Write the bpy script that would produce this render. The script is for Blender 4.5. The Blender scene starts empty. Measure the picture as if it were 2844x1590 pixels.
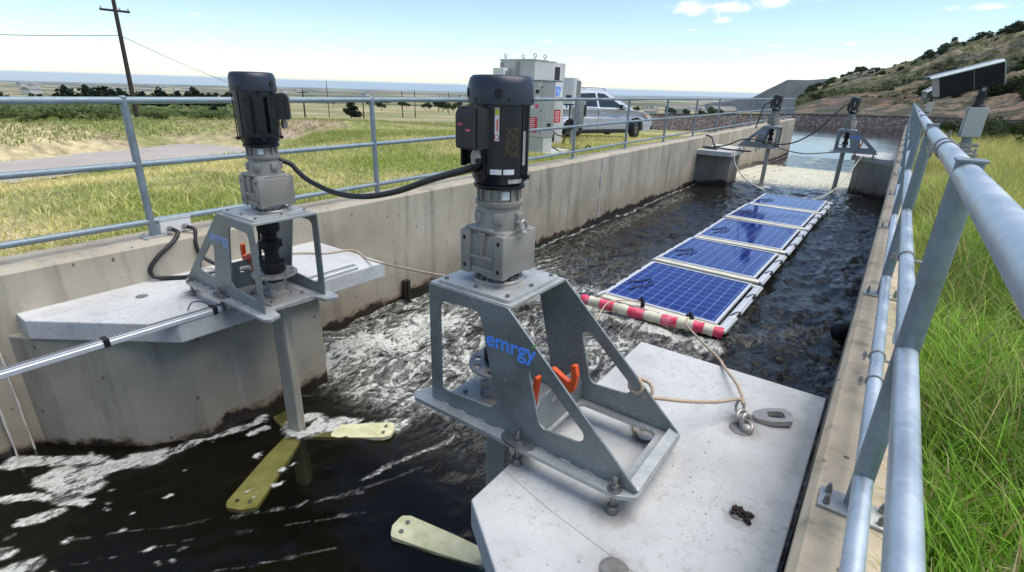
import bpy, bmesh, math, random
import numpy as np
from mathutils import Vector, Matrix
from mathutils.geometry import tessellate_polygon
random.seed(7); rng = np.random.default_rng(7)
C = bpy.context.scene.collection
scn = bpy.context.scene
R = math.radians
# ------------------------------------------------------------------ camera, sky, sun, exposure
H = 1.2
def set_camera():
    f, pitch, roll, yaw = 1436.49 / 2844, 0.366958, 0.029803, 0.619049
    cp, sp, cy, sy = math.cos(pitch), math.sin(pitch), math.cos(yaw), math.sin(yaw)
    fw = Vector((-sy * cp, cy * cp, -sp)); rt = Vector((cy, sy, 0)); up = rt.cross(fw)
    r2 = math.cos(roll) * rt + math.sin(roll) * up
    u2 = -math.sin(roll) * rt + math.cos(roll) * up
    cd = bpy.data.cameras.new('camera'); co = bpy.data.objects.new('camera', cd); C.objects.link(co)
    cd.sensor_width = 36; cd.lens = 36 * f; cd.clip_start = 0.02; cd.clip_end = 90000
    m = Matrix.Identity(4)
    for i in range(3):
        m[i][0] = r2[i]; m[i][1] = u2[i]; m[i][2] = -fw[i]
    m[0][3], m[1][3], m[2][3] = 0, 0, H
    co.matrix_world = m; scn.camera = co
set_camera()
SUN_EL, SUN_AZ = 67, 60          # azimuth from +y towards +x
sd = bpy.data.lights.new('sun', 'SUN'); so = bpy.data.objects.new('sun', sd); C.objects.link(so)
sd.energy = 2.3; sd.angle = R(55); sd.color = (1, .95, .87)
_d = Vector((math.sin(R(SUN_AZ)) * math.cos(R(SUN_EL)), math.cos(R(SUN_AZ)) * math.cos(R(SUN_EL)), math.sin(R(SUN_EL))))
so.rotation_euler = (-_d).to_track_quat('-Z', 'Y').to_euler()
scn.view_settings.view_transform = 'Standard'; scn.view_settings.look = 'None'
scn.cycles.volume_bounces = 2
scn.view_settings.exposure = 0.85; scn.view_settings.gamma = 1
def make_world():
    w = bpy.data.worlds.new('World'); scn.world = w; w.use_nodes = True
    nt = w.node_tree; N = nt.nodes; L = nt.links; N.clear()
    out = N.new('ShaderNodeOutputWorld'); bg = N.new('ShaderNodeBackground'); bg.inputs[1].default_value = 0.105
    sky = N.new('ShaderNodeTexSky'); sky.sky_type = 'NISHITA'; sky.sun_disc = False
    sky.sun_elevation = R(SUN_EL); sky.sun_rotation = R(SUN_AZ); sky.altitude = 1700
    sky.air_density = 1.0; sky.dust_density = 1.1; sky.ozone_density = 1.0
    tc = N.new('ShaderNodeTexCoord')
    # scattered clouds: soft blobs round a few directions, torn by noise
    mp = N.new('ShaderNodeMapping'); mp.inputs['Scale'].default_value = (22, 22, 60); L.new(tc.outputs['Generated'], mp.inputs[0])
    ns = N.new('ShaderNodeTexNoise'); ns.inputs['Scale'].default_value = 2.1; ns.inputs['Detail'].default_value = 7; ns.inputs['Roughness'].default_value = .6
    L.new(mp.outputs[0], ns.inputs['Vector'])
    total = None
    for (cx, cy_, cz, sx, sz, k) in CLOUDS:
        sub = N.new('ShaderNodeVectorMath'); sub.operation = 'SUBTRACT'; sub.inputs[1].default_value = (cx, cy_, cz); L.new(tc.outputs['Generated'], sub.inputs[0])
        mul = N.new('ShaderNodeVectorMath'); mul.operation = 'MULTIPLY'; mul.inputs[1].default_value = (1 / sx, 1 / sx, 1 / sz); L.new(sub.outputs[0], mul.inputs[0])
        ln = N.new('ShaderNodeVectorMath'); ln.operation = 'LENGTH'; L.new(mul.outputs[0], ln.inputs[0])
        mr = N.new('ShaderNodeMapRange'); mr.inputs[1].default_value = 1.0; mr.inputs[2].default_value = 0.0; mr.inputs[3].default_value = 0; mr.inputs[4].default_value = k
        L.new(ln.outputs['Value'], mr.inputs[0])
        if total is None: total = mr.outputs[0]
        else:
            a = N.new('ShaderNodeMath'); a.operation = 'MAXIMUM'; L.new(total, a.inputs[0]); L.new(mr.outputs[0], a.inputs[1]); total = a.outputs[0]
    ad = N.new('ShaderNodeMath'); ad.operation = 'ADD'; L.new(total, ad.inputs[0]); L.new(ns.outputs[0], ad.inputs[1])
    mr = N.new('ShaderNodeMapRange'); mr.interpolation_type = 'SMOOTHSTEP'; mr.inputs[1].default_value = .70; mr.inputs[2].default_value = 1.38; mr.inputs[4].default_value = .85
    L.new(ad.outputs[0], mr.inputs[0])
    mx = N.new('ShaderNodeMix'); mx.data_type = 'RGBA'; mx.inputs[7].default_value = (9.6, 8.6, 8.4, 1)
    L.new(mr.outputs[0], mx.inputs[0]); L.new(sky.outputs[0], mx.inputs[6]); L.new(mx.outputs[2], bg.inputs[0]); L.new(bg.outputs[0], out.inputs[0])
CLOUDS = [(-.325, .937, .128, .05, .018, .80), (-.27, .953, .128, .055, .016, .78), (-.21, .968, .134, .05, .014, .74), (-.15, .979, .140, .05, .012, .66), (-.277, .955, .112, .035, .010, .62), (-.196, .978, .0735, .022, .005, .62), (-.322, .942, .097, .018, .005, .5), (-.25, .965, .066, .012, .004, .5), (-.10, .99, .075, .05, .006, .42), (.05, .992, .117, .10, .008, .50), (.0, .99, .150, .14, .014, .5), (-.899, .428, .09, .03, .004, .45), (-.54, .84, .076, .02, .005, .45), (-.2, .98, .03, .06, .005, .45)]
make_world()

# ------------------------------------------------------------------ materials
def nodes(name):
    m = bpy.data.materials.new(name); m.use_nodes = True
    nt = m.node_tree; b = nt.nodes['Principled BSDF']
    return m, nt.nodes, nt.links, b
def ramp(N, L, src, stops):
    r = N.new('ShaderNodeValToRGB'); e = r.color_ramp.elements
    while len(e) < len(stops): e.new(.5)
    for q, (p, c) in zip(e, stops): q.position = p; q.color = (*c, 1) if len(c) == 3 else c
    L.new(src, r.inputs[0]); return r.outputs[0]
def noise(N, L, vec, scale, detail=5, rough=.55, dist=0):
    n = N.new('ShaderNodeTexNoise'); n.inputs['Scale'].default_value = scale; n.inputs['Detail'].default_value = detail
    n.inputs['Roughness'].default_value = rough; n.inputs['Distortion'].default_value = dist
    if vec is not None: L.new(vec, n.inputs['Vector'])
    return n.outputs[0]
def coords(N, L, kind='Object', scale=None):
    t = N.new('ShaderNodeTexCoord').outputs[kind]
    if kind == 'World': pass
    if scale:
        m = N.new('ShaderNodeMapping'); m.inputs['Scale'].default_value = scale; L.new(t, m.inputs[0]); t = m.outputs[0]
    return t
def wpos(N, L, scale=None):
    t = N.new('ShaderNodeNewGeometry').outputs['Position']
    if scale:
        m = N.new('ShaderNodeMapping'); m.inputs['Scale'].default_value = scale; L.new(t, m.inputs[0]); t = m.outputs[0]
    return t
def mixc(N, L, fac, a, b, mode='MIX'):
    m = N.new('ShaderNodeMix'); m.data_type = 'RGBA'; m.blend_type = mode
    for s, v in ((m.inputs[0], fac), (m.inputs[6], a), (m.inputs[7], b)):
        if isinstance(v, (int, float)): s.default_value = v
        elif isinstance(v, tuple): s.default_value = (*v, 1) if len(v) == 3 else v
        else: L.new(v, s)
    return m.outputs[2]
def mathn(N, L, op, a, b=0.0, clamp=False):
    m = N.new('ShaderNodeMath'); m.operation = op; m.use_clamp = clamp
    for s, v in ((m.inputs[0], a), (m.inputs[1], b)):
        if isinstance(v, (int, float)): s.default_value = v
        else: L.new(v, s)
    return m.outputs[0]
def maprange(N, L, v, a, b, c=0.0, d=1.0, smooth=True):
    m = N.new('ShaderNodeMapRange'); m.interpolation_type = 'SMOOTHSTEP' if smooth else 'LINEAR'
    L.new(v, m.inputs[0])
    for i, q in zip((1, 2, 3, 4), (a, b, c, d)): m.inputs[i].default_value = q
    return m.outputs[0]
def bump(N, L, b, h, strength=.3, dist=.01):
    n = N.new('ShaderNodeBump'); n.inputs['Strength'].default_value = strength; n.inputs['Distance'].default_value = dist
    L.new(h, n.inputs['Height']); L.new(n.outputs[0], b.inputs['Normal'])
def pm(name, c1, c2=None, scale=8., rough=.5, metal=0., bmp=0., bscale=60., rvar=.1, coat=0., stops=(.35, .65), detail=6, spec=None):
    m, N, L, b = nodes(name)
    c2 = c2 or tuple(x * .85 for x in c1)
    co = coords(N, L)
    n = noise(N, L, co, scale, detail)
    L.new(ramp(N, L, n, [(stops[0], c1), (stops[1], c2)]), b.inputs['Base Color'])
    b.inputs['Metallic'].default_value = metal; b.inputs['Coat Weight'].default_value = coat
    if spec is not None: b.inputs['Specular IOR Level'].default_value = spec
    n2 = noise(N, L, co, scale * 3.1, 4)
    L.new(maprange(N, L, n2, .25, .75, max(.02, rough - rvar), min(1, rough + rvar), False), b.inputs['Roughness'])
    if bmp: bump(N, L, b, noise(N, L, co, bscale, 4), bmp, .003)
    return m
def mat_galv(name, tint=(.50, .535, .555), rough=.5, metal=.55):
    m, N, L, b = nodes(name); co = coords(N, L)
    v = N.new('ShaderNodeTexVoronoi'); v.inputs['Scale'].default_value = 55; L.new(co, v.inputs['Vector'])
    n = noise(N, L, co, 5, 6); n2 = noise(N, L, co, 23, 5)
    c = ramp(N, L, n, [(.3, tuple(x * .82 for x in tint)), (.7, tuple(min(1, x * 1.12) for x in tint))])
    sv = N.new('ShaderNodeSeparateColor'); L.new(v.outputs['Color'], sv.inputs[0])
    c = mixc(N, L, .16, c, ramp(N, L, sv.outputs[0], [(0, (.25,) * 3), (1, (.75,) * 3)]), 'OVERLAY')
    c = mixc(N, L, maprange(N, L, n2, .62, .8, 0, .35), c, (.72, .74, .73))
    L.new(c, b.inputs['Base Color']); b.inputs['Metallic'].default_value = metal
    L.new(maprange(N, L, n, .3, .7, rough - .1, rough + .1), b.inputs['Roughness'])
    bump(N, L, b, n2, .06, .002)
    return m
def mat_slab(name):
    m, N, L, b = nodes(name); co = wpos(N, L)
    n = noise(N, L, co, 2.3, 8, .6); n2 = noise(N, L, co, 26, 6, .65)
    c = ramp(N, L, n, [(.3, (.42, .42, .41)), (.5, (.52, .525, .51)), (.72, (.58, .585, .57))])
    c = mixc(N, L, maprange(N, L, n2, .50, .72, 0, .5), c, (.30, .30, .285))
    c = mixc(N, L, maprange(N, L, noise(N, L, wpos(N, L, (1, .3, 1)), 6, 7, .7), .52, .75, 0, .45), c, (.36, .355, .335))
    pits = None
    for s, th in ((24, .15), (46, .18)):
        v = N.new('ShaderNodeTexVoronoi'); v.inputs['Scale'].default_value = s; v.inputs['Randomness'].default_value = 1; L.new(co, v.inputs['Vector'])
        p = maprange(N, L, v.outputs['Distance'], th * .55, th, 1, 0)
        sep = N.new('ShaderNodeSeparateColor'); L.new(v.outputs['Color'], sep.inputs[0])
        p = mathn(N, L, 'MULTIPLY', p, mathn(N, L, 'GREATER_THAN', sep.outputs[0], .55))
        patch = maprange(N, L, noise(N, L, co, 1.7 + s * .01, 4), .42, .62, .1, 1)
        p = mathn(N, L, 'MULTIPLY', p, patch)
        pits = p if pits is None else mathn(N, L, 'MAXIMUM', pits, p)
    c = mixc(N, L, mathn(N, L, 'MULTIPLY', pits, .75), c, (.10, .10, .095))
    for (qx, qy, qr) in ((-1.0, 1.478, .10), (-.558, 1.478, .11), (-.558, 1.968, .09), (-.29, 2.34, .12), (-.156, 1.757, .08), (-3.5, 1.495, .10), (-3.94, 1.495, .11), (-.42, 1.25, .09), (-.63, 1.98, .10)):
        sb_ = N.new('ShaderNodeVectorMath'); sb_.operation = 'DISTANCE'; L.new(co, sb_.inputs[0]); sb_.inputs[1].default_value = (qx, qy, -.29)
        wd_ = mathn(N, L, 'ADD', sb_.outputs['Value'], mathn(N, L, 'MULTIPLY', mathn(N, L, 'SUBTRACT', noise(N, L, co, 14, 6, .7), .5), .16))
        c = mixc(N, L, maprange(N, L, wd_, qr * 1.1, qr * .35, 0, .55), c, (.21, .195, .165))
    L.new(c, b.inputs['Base Color']); b.inputs['Roughness'].default_value = .85
    h = mathn(N, L, 'SUBTRACT', mathn(N, L, 'MULTIPLY', n2, .5), pits)
    bump(N, L, b, h, .35, .004)
    return m
def mat_wall(name, waterz=-1.3, tint=(1, 1, 1), wet=True, ytilt=None):
    """board-marked, weathered concrete with vertical streaks; ragged wet band at the waterline"""
    m, N, L, b = nodes(name); co = wpos(N, L)
    n = noise(N, L, co, 1.1, 8, .6); st = noise(N, L, wpos(N, L, (3.2, 3.2, .35)), 1.6, 7, .62); fine = noise(N, L, co, 30, 6, .7)
    c = ramp(N, L, n, [(.28, tuple(a * t for a, t in zip((.30, .265, .20), tint))), (.5, tuple(a * t for a, t in zip((.41, .365, .28), tint))), (.72, tuple(a * t for a, t in zip((.50, .455, .365), tint)))])
    c = mixc(N, L, maprange(N, L, st, .48, .72, 0, .65), c, (.17, .155, .125))
    c = mixc(N, L, maprange(N, L, st, .38, .2, 0, .5), c, (.58, .56, .50))
    c = mixc(N, L, maprange(N, L, fine, .58, .74, 0, .45), c, (.13, .12, .10))
    v = N.new('ShaderNodeTexVoronoi'); v.inputs['Scale'].default_value = 8; L.new(wpos(N, L, (1, 1, .6)), v.inputs['Vector'])
    pit = maprange(N, L, v.outputs['Distance'], .05, .11, 1, 0)
    c = mixc(N, L, mathn(N, L, 'MULTIPLY', pit, .8), c, (.06, .055, .05))
    rough = .88
    if wet:
        sep = N.new('ShaderNodeSeparateXYZ'); L.new(co, sep.inputs[0])
        wl = maprange(N, L, sep.outputs[1], 17, 30, waterz, waterz - .55, False)
        h = mathn(N, L, 'SUBTRACT', sep.outputs[2], wl)
        nn = noise(N, L, wpos(N, L, (2.4, 2.4, 3.2)), 2.0, 8, .68)
        nb = noise(N, L, wpos(N, L, (1.1, .8, .3)), 1.0, 3)
        h = mathn(N, L, 'ADD', h, mathn(N, L, 'MULTIPLY', mathn(N, L, 'SUBTRACT', nn, .5), .38))
        h = mathn(N, L, 'ADD', h, mathn(N, L, 'MULTIPLY', mathn(N, L, 'SUBTRACT', nb, .5), .35))
        wf = maprange(N, L, h, .045, .085, 1, 0)
        damp = maprange(N, L, h, .07, .15, .9, 0); damp = mathn(N, L, 'MAXIMUM', damp, maprange(N, L, h, .1, .6, .35, 0))
        c = mixc(N, L, damp, c, (.15, .105, .065))
        c = mixc(N, L, wf, c, (.020, .015, .010))
        L.new(maprange(N, L, wf, 0, 1, .88, .35, False), b.inputs['Roughness'])
    else: b.inputs['Roughness'].default_value = rough
    L.new(c, b.inputs['Base Color'])
    bump(N, L, b, mathn(N, L, 'SUBTRACT', fine, pit), .4, .006)
    return m
def mat_vcol(name, rough=.8, attr='col', trans=0., nscale=0., var=.3, spec=.3):
    m, N, L, b = nodes(name)
    a = N.new('ShaderNodeAttribute'); a.attribute_name = attr; c = a.outputs['Color']
    if nscale:
        n = noise(N, L, wpos(N, L), nscale, 8, .65)
        c = mixc(N, L, 1.0, c, ramp(N, L, n, [(.3, (1 - var,) * 3), (.7, (1 + var * .6,) * 3)]), 'MULTIPLY')
    L.new(c, b.inputs['Base Color']); b.inputs['Roughness'].default_value = rough; b.inputs['Specular IOR Level'].default_value = spec
    if trans:
        tr = N.new('ShaderNodeBsdfTranslucent'); L.new(c, tr.inputs[0]); ms = N.new('ShaderNodeMixShader'); ms.inputs[0].default_value = trans
        out = N['Material Output']; L.new(b.outputs[0], ms.inputs[1]); L.new(tr.outputs[0], ms.inputs[2]); L.new(ms.outputs[0], out.inputs[0])
    return m
M = {}
def setup_materials():
    M['galv'] = mat_galv('galvanised_steel', (.43, .445, .435), .5, .45)
    M['galv_pipe'] = mat_galv('galvanised_pipe', (.50, .56, .60), .42, .6)
    M['galv_panel'] = mat_galv('shade_toned_galvanised_plate', (.235, .265, .268), .5, .5)  # darker copy of galv: shade on upright plates is put into the colour
    M['galv_left'] = mat_galv('dull_galvanised_pipe', (.25, .31, .34), .55, .4)
    M['recess'] = pm('recess_shade_and_joint_grey', (.20, .20, .19), (.13, .13, .12), 30, .9)  # grey paints the shade in slab holes; also colours the joint line
    M['galv_dark'] = mat_galv('shade_toned_galvanised_pipe', (.24, .29, .32), .5, .5)  # darker copy of galv_pipe; unlit look of upright posts is in the colour
    M['slab'] = mat_slab('pale_precast_concrete')
    M['pier'] = mat_wall('pier_concrete', -1.3, (.80, .84, .88))
    M['wall'] = mat_wall('weathered_wall_concrete', -1.3)
    M['walltop'] = mat_wall('tan_wall_concrete', -1.3, (1.30, 1.20, 1.10))
    M['black'] = pm('black_motor_paint', (.007, .009, .016), (.012, .014, .022), 6, .34, 0, .05, 90)
    M['black_rough'] = pm('black_cast_iron', (.008, .008, .010), (.018, .017, .016), 14, .55, .2, .25, 70)
    M['rubber'] = pm('black_rubber', (.010, .010, .011), (.018, .018, .02), 20, .5)
    M['gear'] = pm('grey_gearbox_paint', (.30, .285, .255), (.25, .24, .215), 5, .45, .15, .10, 120)
    M['gear_light'] = pm('bare_cast_aluminium', (.42, .40, .37), (.33, .31, .28), 9, .42, .5, .12, 90)
    M['bolt'] = pm('zinc_bolt', (.30, .30, .29), (.20, .20, .2), 40, .4, .8)
    M['orange'] = pm('orange_paint', (.80, .105, .02), (.65, .08, .015), 8, .4)
    M['blue'] = pm('blue_lettering', (.10, .33, 1.0), (.09, .31, .95), 8, .5)
    M['capblack'] = pm('satin_navy_black_cover', (.020, .024, .038), (.028, .033, .050), 5, .42, 0, .04, 90)
    M['bluefade'] = pm('faded_blue_lettering', (.20, .33, .72), (.33, .43, .62), 25, .6)
    M['green'] = pm('green_accent', (.15, .5, .1), None, 8, .5)
    M['white'] = pm('white_label', (.74, .75, .75), (.66, .67, .67), 30, .5)
    M['red'] = pm('red_label', (.70, .025, .06), (.6, .03, .05), 12, .5)
    M['yellow'] = pm('yellow_label', (.75, .60, .05), None, 12, .5)
    M['plate'] = pm('tarnished_nameplate', (.075, .06, .04), (.022, .02, .017), 60, .5, .4)
    M['chip'] = pm('chipped_metal', (.55, .55, .52), (.35, .33, .3), 40, .5, .4)
    M['rope'] = pm('beige_rope', (.60, .48, .34), (.40, .30, .20), 90, .85, 0, .6, 260)
    M['rope_white'] = pm('pale_rope', (.66, .63, .50), (.52, .48, .36), 90, .85)
    M['alu'] = pm('aluminium_extrusion', (.66, .69, .72), (.58, .61, .64), 12, .4, .3)
    M['alu_matt'] = pm('matt_aluminium_frame', (.70, .73, .76), (.58, .60, .62), 10, .45, .35)
    M['pvc'] = pm('ivory_float_plastic', (.70, .68, .56), (.60, .58, .47), 5, .5)
    M['pink'] = pm('faded_red_tape', (.74, .05, .12), (.74, .30, .34), 13, .5, stops=(.45, .72))
    M['cream'] = pm('cream_float_plastic', (.74, .71, .55), (.60, .57, .43), 9, .55)
    M['cab'] = pm('light_grey_cabinet_paint', (.50, .51, .47), (.44, .45, .42), 4, .45)
    M['cab_dark'] = pm('mid_grey_cabinet_paint', (.30, .31, .30), (.26, .27, .26), 4, .45)
    M['box'] = pm('pale_grey_enclosure_paint', (.58, .59, .56), (.52, .53, .51), 3, .45)
    M['inv'] = pm('white_inverter_plastic', (.74, .74, .71), (.68, .68, .66), 3, .4)
    M['vent'] = pm('dark_vent', (.02, .02, .022), (.035, .035, .035), 40, .6)
    M['car'] = pm('silver_car_paint', (.52, .56, .62), (.50, .54, .60), 2, .35, .2, coat=.5)
    M['glass'] = pm('dark_car_glass', (.020, .028, .032), (.015, .022, .024), 2, .05, 0, spec=.8)
    M['tyre'] = pm('tyre_rubber', (.012, .012, .012), (.02, .02, .02), 30, .8)
    M['plastic'] = pm('black_plastic', (.015, .015, .016), (.022, .022, .022), 20, .5)
    M['chrome'] = pm('bright_alloy', (.62, .63, .65), (.5, .5, .52), 10, .3, .85)
    M['amber'] = pm('amber_lens', (.8, .25, .05), None, 10, .2)
    M['lens'] = pm('clear_lens', (.6, .62, .63), None, 10, .15)
    M['wood'] = pm('weathered_pole_wood', (.045, .032, .027), (.028, .021, .018), 6, .85)
    M['wire'] = pm('overhead_wire', (.03, .035, .04), None, 6, .6)
    M['bark'] = pm('tree_bark', (.07, .05, .035), (.04, .03, .022), 12, .9)
    M['leaf'] = mat_vcol('foliage', .75, trans=.45)
    M['blade'] = mat_vcol('grass_blades', .7, trans=.35)
    M['house'] = pm('pale_house_wall', (.62, .60, .56), (.5, .48, .45), .2, .8)
    M['roof'] = pm('grey_roof', (.25, .23, .22), (.18, .17, .16), .2, .8)
    M['bed'] = pm('dark_channel_mud', (.022, .017, .008), (.012, .010, .005), 2, .9)
    M['blade_turbine'] = pm('yellowed_composite', (.74, .72, .46), (.52, .52, .28), 9, .5, 0, .1, 40)
    M['camblack'] = pm('black_camera_housing', (.006, .006, .009), (.010, .010, .013), 10, .6, 0, spec=.25)
    M['camglass'] = pm('floodlight_glass', (.34, .38, .37), (.28, .32, .31), 10, .15)
    M['dirt_hole'] = pm('dark_debris', (.035, .022, .015), (.015, .01, .008), 50, .95, 0, .5, 80)
    M['stub'] = pm('dark_wet_steel', (.015, .013, .012), (.03, .022, .016), 20, .5, .2)
    M['caulk'] = pm('pale_sealant', (.62, .60, .55), (.45, .43, .38), 12, .8)
    # glossy photovoltaic laminate: cells with white grid lines
    m, N, L, b = nodes('solar_laminate'); co = coords(N, L)
    sep = N.new('ShaderNodeSeparateXYZ'); L.new(co, sep.inputs[0])
    def gridline(v, pitch, w, off=0):
        q = mathn(N, L, 'ADD', mathn(N, L, 'DIVIDE', v, pitch), off)
        fr = mathn(N, L, 'FRACT', mathn(N, L, 'ADD', q, 100))
        d = mathn(N, L, 'ABSOLUTE', mathn(N, L, 'SUBTRACT', fr, .5))
        return mathn(N, L, 'GREATER_THAN', d, .5 - w / pitch / 2)
    gx = gridline(sep.outputs[0], .1345, .0042, .5); gy = gridline(sep.outputs[1], .1345 * 1.68 / 1.35, .0050, .5)
    bx = gridline(sep.outputs[0], .1345 / 3, .0012)
    g = mathn(N, L, 'MAXIMUM', gx, mathn(N, L, 'MULTIPLY', gy, .75))
    n = noise(N, L, co, 9, 5); v = N.new('ShaderNodeTexVoronoi'); v.inputs['Scale'].default_value = 90; L.new(co, v.inputs['Vector'])
    cell = ramp(N, L, n, [(.3, (.002, .010, .11)), (.7, (.005, .023, .20))])
    cell = mixc(N, L, .18, cell, v.outputs['Color'], 'SOFT_LIGHT')
    cell = mixc(N, L, mathn(N, L, 'MULTIPLY', bx, .14), cell, (.3, .4, .7))
    L.new(mixc(N, L, g, cell, (.28, .42, .80)), b.inputs['Base Color'])
    b.inputs['Roughness'].default_value = .07; b.inputs['IOR'].default_value = 1.5; b.inputs['Coat Weight'].default_value = 0
    M['pv'] = m
    # rough louvred side of cabinets etc
    m, N, L, b = nodes('gravel_road'); co = wpos(N, L)
    n = noise(N, L, co, .7, 8, .6); n2 = noise(N, L, co, 14, 6, .7)
    c = ramp(N, L, n, [(.3, (.36, .32, .28)), (.7, (.46, .42, .375))])
    L.new(mixc(N, L, maprange(N, L, n2, .5, .7, 0, .35), c, (.22, .19, .16)), b.inputs['Base Color']); b.inputs['Roughness'].default_value = .95
    bump(N, L, b, n2, .4, .02); M['road'] = m
    # rip-rap stone facing
    m, N, L, b = nodes('stone_facing'); co = wpos(N, L)
    v = N.new('ShaderNodeTexVoronoi'); v.inputs['Scale'].default_value = 3.6; L.new(co, v.inputs['Vector'])
    n = noise(N, L, co, 3, 6, .7)
    sepc = N.new('ShaderNodeSeparateColor'); L.new(v.outputs['Color'], sepc.inputs[0])
    c = ramp(N, L, sepc.outputs[0], [(0, (.22, .18, .155)), (.6, (.28, .235, .205)), (1, (.35, .30, .27))])
    c = mixc(N, L, maprange(N, L, v.outputs['Distance'], .28, .5, 0, .6), c, (.05, .04, .035))
    L.new(mixc(N, L, maprange(N, L, n, .5, .7, 0, .4), c, (.10, .08, .065)), b.inputs['Base Color']); b.inputs['Roughness'].default_value = .95
    bump(N, L, b, n, .5, .05); M['riprap'] = m
    # hillside
    m, N, L, b = nodes('rocky_hillside'); co = wpos(N, L)
    a = N.new('ShaderNodeAttribute'); a.attribute_name = 'col'
    n = noise(N, L, wpos(N, L, (1, 1, 1.0)), .030, 9, .66, .5); n2 = noise(N, L, co, .22, 8, .72); n3 = noise(N, L, wpos(N, L, (1.2, .5, 3)), .055, 9, .72, .8); n4 = noise(N, L, co, .55, 6, .7)
    c = ramp(N, L, n, [(.38, (.055, .068, .028)), (.46, (.12, .125, .055)), (.54, (.25, .21, .115)), (.65, (.27, .20, .13))])
    hz = N.new('ShaderNodeSeparateXYZ'); L.new(co, hz.inputs[0])
    low = maprange(N, L, mathn(N, L, 'ADD', hz.outputs[2], mathn(N, L, 'MULTIPLY', n, 10.0)), 6, 10, .7, 0)
    c = mixc(N, L, low, c, (.25, .175, .13))
    gul = noise(N, L, wpos(N, L, (1, .35, .6)), .05, 8, .7, 1.2)
    c = mixc(N, L, maprange(N, L, gul, .49, .54, 0, .8), c, (.050, .060, .022))
    rock = maprange(N, L, n3, .52, .56, 0, .9)
    c = mixc(N, L, rock, c, ramp(N, L, n2, [(.38, (.05, .044, .038)), (.5, (.16, .145, .125)), (.62, (.34, .31, .28))]))
    c = mixc(N, L, maprange(N, L, n2, .50, .55, 0, .8), c, (.026, .034, .013))
    c = mixc(N, L, maprange(N, L, n4, .54, .62, 0, .6), c, (.03, .034, .016))
    c = mixc(N, L, 1.0, c, a.outputs['Color'], 'MULTIPLY')
    L.new(c, b.inputs['Base Color']); b.inputs['Roughness'].default_value = .95
    bump(N, L, b, mathn(N, L, 'ADD', n2, n3), .8, 1.5); M['hill'] = m
    M['mesa'] = pm('haze_tinted_mesa_slope', (.030, .042, .046), (.060, .070, .066), .012, .95, detail=9)  # dark forested slopes, with far haze put into the bluish base colour
    # water
    def water(name, transp):
        m, N, L, b = nodes(name); co = wpos(N, L); out = N['Material Output']
        at = N.new('ShaderNodeAttribute'); at.attribute_name = 'foam'
        sp = N.new('ShaderNodeSeparateColor'); L.new(at.outputs['Color'], sp.inputs[0])
        foam_a, rough_a, silt = sp.outputs[0], sp.outputs[1], sp.outputs[2]
        w1 = noise(N, L, wpos(N, L, (1, .6, 1)), 7, 6, .6, .8); w2 = noise(N, L, wpos(N, L, (1.3, .8, 1)), 30, 5, .6, .5)
        hgt = mathn(N, L, 'ADD', w1, mathn(N, L, 'MULTIPLY', w2, .28))
        bn = N.new('ShaderNodeBump'); bn.inputs['Distance'].default_value = .035
        L.new(maprange(N, L, rough_a, 0, 1, 0.05, .85, False), bn.inputs['Strength']); L.new(hgt, bn.inputs['Height'])
        b.inputs['Roughness'].default_value = .06; b.inputs['IOR'].default_value = 1.33
        L.new(mixc(N, L, silt, (.010, .009, .005), (.30, .27, .17)), b.inputs['Base Color'])
        L.new(bn.outputs[0], b.inputs['Normal'])
        sh = b.outputs[0]
        if transp:
            tr = N.new('ShaderNodeBsdfTransparent'); tr.inputs[0].default_value = (.74, .74, .54, 1)
            gl = N.new('ShaderNodeBsdfGlossy'); gl.inputs['Roughness'].default_value = .05; L.new(bn.outputs[0], gl.inputs['Normal'])
            fr = N.new('ShaderNodeFresnel'); fr.inputs['IOR'].default_value = 1.33; L.new(bn.outputs[0], fr.inputs['Normal'])
            m1 = N.new('ShaderNodeMixShader'); L.new(fr.outputs[0], m1.inputs[0]); L.new(tr.outputs[0], m1.inputs[1]); L.new(gl.outputs[0], m1.inputs[2])
            m2 = N.new('ShaderNodeMixShader'); L.new(maprange(N, L, rough_a, .18, .5, .30, 1), m2.inputs[0]); L.new(m1.outputs[0], m2.inputs[1]); L.new(sh, m2.inputs[2]); sh = m2.outputs[0]
        # foam
        f1 = noise(N, L, wpos(N, L, (1.3, .75, 1)), 6, 8, .66, 1.6); f2 = noise(N, L, wpos(N, L, (1.3, .7, 1)), 28, 6, .66, 1.0)
        v = N.new('ShaderNodeTexVoronoi'); v.feature = 'DISTANCE_TO_EDGE'; v.inputs['Scale'].default_value = 17
        wv = N.new('ShaderNodeVectorMath'); wv.operation = 'ADD'; nz = N.new('ShaderNodeTexNoise'); nz.inputs['Scale'].default_value = 6; L.new(co, nz.inputs['Vector']); L.new(co, wv.inputs[0])
        sc = N.new('ShaderNodeVectorMath'); sc.operation = 'SCALE'; sc.inputs[3].default_value = .3; L.new(nz.outputs['Color'], sc.inputs[0]); L.new(sc.outputs[0], wv.inputs[1]); L.new(wv.outputs[0], v.inputs['Vector'])
        lace = maprange(N, L, v.outputs['Distance'], 0, .12, .10, -.03)
        r1 = noise(N, L, wpos(N, L, (1.6, .6, 1)), 2.3, 6, .58, 2.2); r2 = noise(N, L, wpos(N, L, (1.5, .65, 1)), 6.5, 6, .60, 1.8)
        rid = lambda q: mathn(N, L, 'SUBTRACT', 1.0, mathn(N, L, 'ABSOLUTE', mathn(N, L, 'MULTIPLY', mathn(N, L, 'SUBTRACT', q, .5), 5.0)))
        s = mathn(N, L, 'ADD', mathn(N, L, 'MULTIPLY', mathn(N, L, 'SUBTRACT', rid(r1), .5), .42), mathn(N, L, 'MULTIPLY', mathn(N, L, 'SUBTRACT', rid(r2), .5), .32))
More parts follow.
